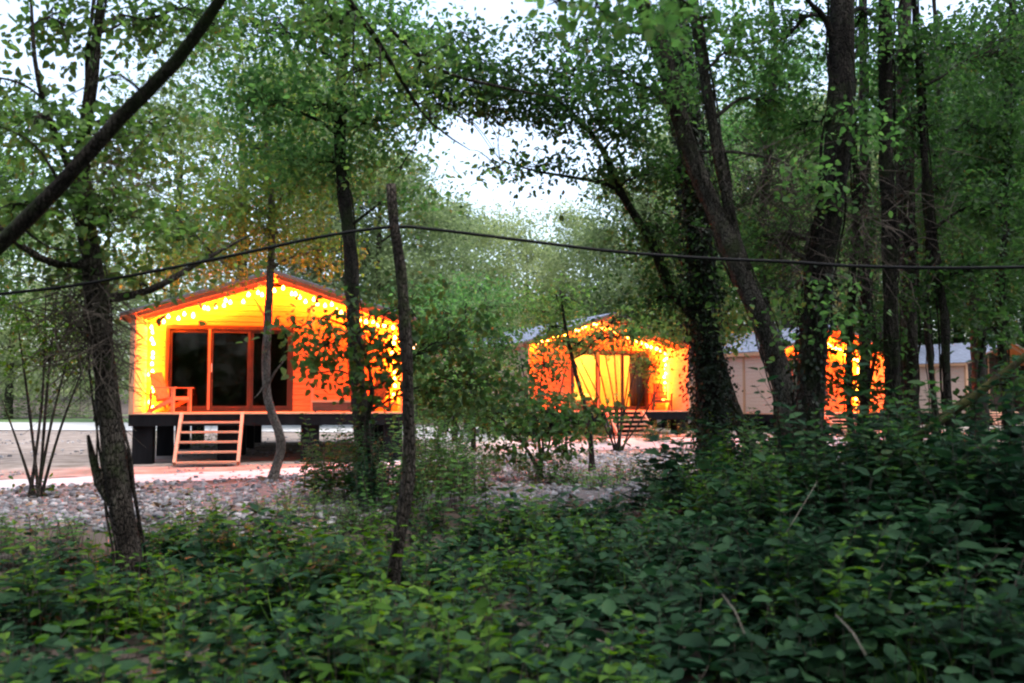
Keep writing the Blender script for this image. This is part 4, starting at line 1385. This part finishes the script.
# ------------------------------------------------------------------ shrubs and undergrowth
def sprigs(lv, st, X, Y, Z0, H, leaf_len, spread=0.35, pairs=None, ratio=0.58, stem_r=0.004):
    """upright shoots: a stem with pairs of leaves getting smaller to the tip"""
    n = len(X)
    az = rng.uniform(0, 6.283, n)
    lean = rng.uniform(0.05, 1, n) * spread
    for i in range(n):
        h = H[i]
        L0 = leaf_len * rng.uniform(0.55, 1.4)
        m = pairs or max(3, int(h / (L0 * 0.62)))
        t = np.linspace(0.18, 1.0, m)
        d = np.array([math.cos(az[i]) * lean[i], math.sin(az[i]) * lean[i]])
        P = np.column_stack([X[i] + d[0] * h * t ** 1.7, Y[i] + d[1] * h * t ** 1.7, Z0[i] + h * t * (1 - 0.25 * lean[i] * t)])
        if st is not None:
            st.tube([(X[i], Y[i], Z0[i] - 0.02), P[m // 2], P[-1]], [stem_r, stem_r * .8, stem_r * .4], 3, cap=False)
        ph = rng.uniform(0, 6.28) + np.arange(m) * 1.57
        for s in (0, math.pi):
            a = ph + s + rng.normal(size=m) * 0.25
            el = rng.uniform(-0.35, 0.25, m) + 0.35 * t
            A = np.column_stack([np.cos(a) * np.cos(el), np.sin(a) * np.cos(el), np.sin(el)])
            Nn = np.column_stack([-np.cos(a) * np.sin(el), -np.sin(a) * np.sin(el), np.cos(el)]) + rng.normal(size=(m, 3)) * 0.28
            L = L0 * (1.05 - 0.55 * t ** 2) * rng.uniform(0.8, 1.15, m)
            lv.add(P + A * 0.012, A, norm(Nn), L, L * ratio)


def under_h(x, y):
    """how tall the undergrowth stands"""
    h = 0.36 + 0.27 * vnoise(x, y, 1.3, 1) + 0.12 * vnoise(x, y, 3.1, 2)
    h = h + 0.75 * sstep(0.8, 3.0, x) * sstep(4.5, 8, y)
    h = h * (1 - 0.75 * np.exp(-((y - 10.9) / 0.7) ** 2) * np.exp(-((x + 1.8) / 1.0) ** 2))
    return np.clip(h, 0.07, 1.6)


def under_area(n, far_lo=10.8):
    out = []
    while len(out) < n:
        k = n * 2
        Y = np.sqrt(rng.uniform(1.6 ** 2, 13.6 ** 2, k))
        X = (rng.uniform(-110, 1134, k) - 512) / F * Y + rng.uniform(-.6, .6, k)
        far = 11.3 + 0.9 * vnoise(X, Y, 0.8, 4) + 2.0 * sstep(0.2, 2.2, X) - 1.7 * np.exp(-((X + 5.4) / 1.7) ** 2)
        keep = Y < far
        out.extend(zip(X[keep], Y[keep]))
    return np.array(out[:n])


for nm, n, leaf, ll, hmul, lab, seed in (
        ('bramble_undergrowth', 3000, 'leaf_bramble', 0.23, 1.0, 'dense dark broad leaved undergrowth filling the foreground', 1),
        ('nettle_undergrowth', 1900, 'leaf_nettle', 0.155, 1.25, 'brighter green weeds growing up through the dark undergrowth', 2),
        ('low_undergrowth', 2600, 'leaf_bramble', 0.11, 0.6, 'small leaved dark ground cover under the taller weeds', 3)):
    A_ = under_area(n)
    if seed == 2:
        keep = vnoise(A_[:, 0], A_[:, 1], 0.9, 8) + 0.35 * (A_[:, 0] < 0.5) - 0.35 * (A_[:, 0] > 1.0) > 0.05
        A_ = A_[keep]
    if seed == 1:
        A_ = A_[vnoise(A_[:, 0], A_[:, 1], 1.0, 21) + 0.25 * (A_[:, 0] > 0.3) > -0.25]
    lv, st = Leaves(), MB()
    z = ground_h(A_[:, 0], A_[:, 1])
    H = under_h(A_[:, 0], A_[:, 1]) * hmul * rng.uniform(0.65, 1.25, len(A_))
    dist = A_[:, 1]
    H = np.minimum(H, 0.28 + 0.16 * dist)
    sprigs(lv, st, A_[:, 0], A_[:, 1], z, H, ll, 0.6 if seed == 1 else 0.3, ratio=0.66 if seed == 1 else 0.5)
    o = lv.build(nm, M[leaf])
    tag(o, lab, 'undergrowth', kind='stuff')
    so = st.build('stems', M['twig'], o)


def shrub(label, X, Y, w, h, leaf, ll, n, cat='shrub', name='leafy_shrub', group=None, spread=0.55, ratio=0.6):
    g = float(ground_h(X, Y))
    root = thing(name, label, cat, (X, Y, g), 0, group)
    lv, st = Leaves(), MB()
    a, r = rng.uniform(0, 6.283, n), w * rng.uniform(0, 1, n) ** 0.5
    xs, ys = r * np.cos(a), r * np.sin(a)
    z = ground_h(X + xs, Y + ys) - g
    H = h * (1.05 - 0.55 * (r / w) ** 2) * rng.uniform(0.55, 1.1, n)
    sprigs(lv, st, xs, ys, z, H, ll, spread, ratio=ratio, stem_r=0.006)
    lv.build('foliage', M[leaf], root)
    st.build('stems', M['twig'], root)
    return root


SH = [  # px, Y, half width, height, leaves, leaf length, shoots, label
    (440, 15.5, 0.7, 1.5, 'leaf_dark', 0.13, 60, 'green bush beside the white patch of path, next to the thin broken trunk'),
    (340, 14.2, 0.75, 1.45, 'leaf_dark', 0.13, 70, 'dark bush at the foot of the trunk before the near porch'),
    (430, 12.6, 0.9, 1.6, 'leaf_green', 0.11, 65, 'green bush behind the foot of the thin broken trunk'),
    (385, 13.2, 0.6, 1.35, 'leaf_bramble', 0.11, 45, 'bluish green bush below the hanging leafy branch'),
    (735, 10.6, 0.8, 1.35, 'leaf_nettle', 0.12, 80, 'bright green bush at the foot of the ivy wrapped trunk'),
    (790, 9.2, 0.8, 1.7, 'leaf_dark', 0.17, 90, 'dark bush round the foot of the thickest trunk'),
    (855, 9.0, 0.8, 2.25, 'leaf_bramble', 0.21, 80, 'broad leaved bush below the hidden cabin lights'),
    (935, 8.6, 0.85, 2.0, 'leaf_dark', 0.19, 85, 'dark broad leaved bush below the leaning mossy stem'),
    (1000, 7.8, 0.8, 2.2, 'leaf_bramble', 0.21, 80, 'broad leaved bush at the frame edge in front of the dark gable'),
    (975, 5.6, 0.35, 0.95, 'leaf_bramble', 0.13, 16, 'tall narrow leaved weed standing alone at the frame edge'),
    (690, 8.4, 0.7, 0.75, 'leaf_bramble', 0.12, 50, 'low dark bush in front of the ivy wrapped trunk'),
    (205, 11.2, 0.5, 0.55, 'leaf_nettle', 0.11, 28, 'small bright green weed clump right of the crooked trunk'),
    (45, 10.6, 0.6, 0.5, 'leaf_green', 0.09, 34, 'low grey green weed clump between stones near the grey log'),
    (310, 12.4, 0.8, 0.42, 'leaf_olive', 0.08, 60, 'mossy low mound of weeds at the edge of the stones'),
    (205, 28.5, 0.9, 0.75, 'leaf_far', 0.12, 40, 'grassy bush growing in the shade under the near cabin'),
    (150, 27, 0.5, 0.8, 'leaf_far', 0.12, 26, 'small bush between the black pillars at the open porch end'),
    (15, 66, 2.6, 2.2, 'leaf_far', 0.3, 60, 'round bush on the lawn at the far frame edge'),
    (70, 68, 2.4, 1.8, 'leaf_far', 0.3, 60, 'low bush on the lawn behind the multi-stemmed shrub'),
    (655, 29.2, 0.7, 0.7, 'leaf_dark', 0.13, 30, 'dark bush beside the stairs of the yellow room cabin'),
    (700, 30.5, 0.9, 0.8, 'leaf_dark', 0.13, 36, 'dark bush between the yellow room cabin and the ivy wrapped trunk'),
    (500, 19.0, 0.7, 0.7, 'leaf_dark', 0.12, 36, 'low dark weeds in front of the pale patch of path'),
    (405, 11.7, 0.55, 0.45, 'leaf_nettle', 0.10, 40, 'low bright weeds beside the foot of the thin broken trunk'),
    (440, 11.2, 0.6, 0.55, 'leaf_bramble', 0.12, 40, 'low bluish weeds right of the thin broken trunk'),
    (350, 11.6, 0.6, 0.40, 'leaf_dark', 0.09, 40, 'low dark weeds in the hollow left of the thin broken trunk'),
    (545, 16.9, 0.6, 0.7, 'leaf_dark', 0.11, 40, 'dark weeds under the dark spreading bush'),
    (590, 16.2, 0.7, 0.45, 'leaf_green', 0.10, 40, 'low green weeds on the stones beside the dark spreading bush'),
    (690, 15.6, 0.8, 0.5, 'leaf_green', 0.10, 44, 'low green weeds at the foot of the ivy wrapped trunk'),
    (640, 17.5, 0.8, 0.5, 'leaf_dark', 0.10, 40, 'low dark weeds on the stones left of the ivy wrapped trunk'),
    (590, 28.6, 0.7, 0.9, 'leaf_dark', 0.13, 30, 'dark bush in front of the lit glass doors with the bed'),
]
for px, Y, w, h, lf, ll, n, lab in SH:
    shrub(lab, xat(px, Y), Y, w, h, lf, ll, n)


def stems_shrub(label, base, tips, r0, leaf, ll, dens, bark='bark_dark', blobs=(), name='multi_stemmed_shrub'):
    trunks = []
    for tip, mid in tips:
        b = Vector(base) + Vector((random.uniform(-.12, .12), random.uniform(-.12, .12), -0.15))
        trunks.append(([b, Vector(mid), Vector(tip)], [r0, r0 * .75, r0 * .25]))
    return tree(name, label, bark, leaf, trunks, blobs, ll, dens, cat='shrub', size=0.16, per=9)


b0 = gp(36, 498)
Yb = b0.y
stems_shrub('bare multi-stemmed shrub rising from the stones beside the path', b0,
            [(at(46, 290, Yb), at(42, 400, Yb)), (at(78, 320, Yb), at(52, 420, Yb)), (at(92, 345, Yb), at(60, 430, Yb)), (at(14, 300, Yb), at(28, 400, Yb)), (at(2, 400, Yb), at(20, 450, Yb)), (at(60, 270, Yb), at(48, 380, Yb))],
            0.026, 'leaf_nettle', 0.08, 0.2, 'bark', [B(45, 360, Yb, 40, 50), B(70, 330, Yb, 34, 40), B(30, 320, Yb, 30, 30), B(36, 487, Yb, 22, 8)])
b1 = gp(618, 452)
Yc = b1.y
stems_shrub('thin many-stemmed shrub standing before the stairs of the lit yellow room', b1,
            [(at(575, 350, Yc), at(600, 400, Yc)), (at(600, 330, Yc), at(612, 390, Yc)), (at(622, 320, Yc), at(622, 385, Yc)), (at(645, 335, Yc), at(630, 390, Yc)), (at(662, 350, Yc), at(640, 400, Yc)), (at(560, 330, Yc), at(590, 395, Yc)), (at(585, 325, Yc), at(602, 380, Yc)), (at(633, 325, Yc), at(628, 380, Yc)), (at(612, 320, Yc), at(616, 380, Yc)), (at(674, 345, Yc), at(650, 405, Yc))],
            0.027, 'leaf_olive', 0.10, 0.45, 'bark_dark', [B(600, 335, Yc, 40, 22), B(640, 332, Yc, 36, 18), B(560, 340, Yc, 30, 26), B(672, 330, Yc, 24, 26), B(540, 310, Yc, 40, 16), B(580, 345, Yc, 18, 14), B(650, 365, Yc, 20, 20)])
b2 = gp(548, 462)
stems_shrub('dark shrub with slanting stems before the orange end of the yellow room cabin', b2,
            [(at(545, 345, b2.y), at(540, 400, b2.y)), (at(568, 360, b2.y), at(556, 410, b2.y)), (at(520, 355, b2.y), at(530, 405, b2.y))],
            0.03, 'leaf_dark', 0.12, 0.5, 'bark_dark', [B(545, 365, b2.y, 26, 20), B(515, 392, b2.y, 30, 20), B(495, 345, b2.y, 32, 26), B(560, 400, b2.y, 26, 12)])

P, R = px_trunk([(862, 470, 6), (858, 430, 5), (868, 390, 4), (876, 350, 3), (872, 310, 2)], 12.6)
tree('sapling', 'thin leafy sapling in front of the half hidden cabin lights', 'bark_dark', 'leaf_dark', [(P, R)],
     [B(876, 345, 12.6, 20, 40), B(842, 385, 12.6, 22, 22), B(880, 395, 12.4, 24, 20), B(838, 318, 12.7, 24, 12), B(800, 352, 12.9, 18, 26)], 0.10, 0.55, size=0.18, per=10)
P, R = px_trunk([(592, 462, 6), (588, 420, 5), (575, 370, 4), (566, 330, 3), (560, 290, 2)], 19.5)
tree('sapling', 'thin leafy sapling before the orange gable of the yellow room cabin', 'bark_dark', 'leaf_olive', [(P, R)],
     [B(548, 328, 19.5, 24, 14), B(580, 345, 19.5, 30, 10), B(625, 335, 19.3, 40, 12), B(560, 300, 19.5, 40, 18), B(650, 315, 19.3, 34, 16)], 0.10, 0.5, size=0.2, per=10)
P, R = px_trunk([(966, 470, 6), (972, 430, 5), (978, 380, 4), (985, 330, 3)], 13.5)
tree('sapling', 'dark leafy sapling in front of the dark gable', 'bark_dark', 'leaf_dark', [(P, R)],
     [B(1000, 330, 13.5, 30, 24), B(1012, 385, 13.5, 20, 26), B(975, 400, 13.4, 24, 16)], 0.11, 0.6, size=0.2, per=12)

# thin grass among the weeds
lv = Leaves()
A_ = under_area(600)
A_ = A_[vnoise(A_[:, 0], A_[:, 1], 0.8, 31) > 0.1]
n_ = 14
c_ = np.repeat(A_, n_, axis=0) + rng.normal(size=(len(A_) * n_, 2)) * 0.05
m_ = len(c_)
az_ = rng.uniform(0, 6.283, m_)
up_ = rng.uniform(0.7, 2.2, m_)
A3 = np.column_stack([np.cos(az_), np.sin(az_), up_])
lv.add(np.column_stack([c_, ground_h(c_[:, 0], c_[:, 1])]), A3, np.column_stack([-np.cos(az_) * up_, -np.sin(az_) * up_, np.ones(m_)]) / 2, rng.uniform(0.25, 0.6, m_), np.full(m_, 0.009))
tag(lv.build('grass', M['leaf_nettle'], None, True), 'thin grass blades among the dark weeds', 'grass', kind='stuff')

P, R = px_trunk([(541, 474, 4), (540, 450, 3.5), (536, 425, 3), (530, 405, 2)], 17.5)
P2, R2 = [P[1], at(520, 440, 17.4), at(490, 418, 17.2)], [R[1], 0.022, 0.012]
tree('spreading_bush', 'dark spreading bush on a short stem in front of the path below the orange gable', 'bark_dark', 'leaf_dark', [(P, R), (P2, R2)],
     [B(500, 412, 17.3, 40, 18), B(548, 412, 17.5, 42, 24), B(585, 422, 17.4, 26, 16), B(462, 404, 17.4, 30, 20), B(520, 432, 17.2, 50, 12), B(440, 420, 17.2, 30, 16), B(560, 448, 17.1, 30, 16), B(505, 450, 17.1, 26, 14), B(610, 412, 17.4, 18, 10), B(520, 388, 17.5, 26, 10)], 0.13, 0.52, size=0.3, per=12, cat='bush')

# dry stalks in the undergrowth
for i, (a, b_, Y, lab) in enumerate([((786, 533), (817, 482), 7.2, 'pale dry stalk slanting out of the dark bushes'),
                                    ((735, 617), (722, 594), 4.6, 'short whitish stick in the middle of the dark undergrowth'),
                                    ((853, 638), (836, 615), 4.4, 'short whitish stick nearest the bottom edge in the dark undergrowth')]):
    p, q = at(*a, Y), at(*b_, Y + 0.15)
    p = p + (p - q).normalized() * 0.12
    mb = MB()
    mb.tube([p, p.lerp(q, 0.5) + Vector((0.01, 0, 0.012)), q], [0.004, 0.0035, 0.002], 5)
    tag(mb.build('dry_stalk', M['twig_pale'], None, True), lab, 'stalk', 'dry stalks in the undergrowth')

# grey log lying at the edge of the stones
a, b_ = gp(-40, 574), gp(62, 566)
lg = thing('fallen_log', 'grey fallen log lying at the edge of the stones', 'log', a)
q, r = spline([Vector((0, 0, 0.05)), (b_ - a) * 0.5 + Vector((0, 0.05, 0.09)), (b_ - a) + Vector((0, 0, 0.05))], [0.09, 0.085, 0.06], 0.1)
MB().tube(q, r, 10, 0.1).build('trunk', M['bark_grey'], lg, True)
mb = MB()
s = (b_ - a) * 0.6 + Vector((0, 0, 0.12))
mb.tube([s, s + Vector((0.05, -0.05, 0.10)), s + Vector((0.12, -0.06, 0.16))], [0.03, 0.022, 0.016], 7)
mb.build('branch_stub', M['bark_grey'], lg, True)
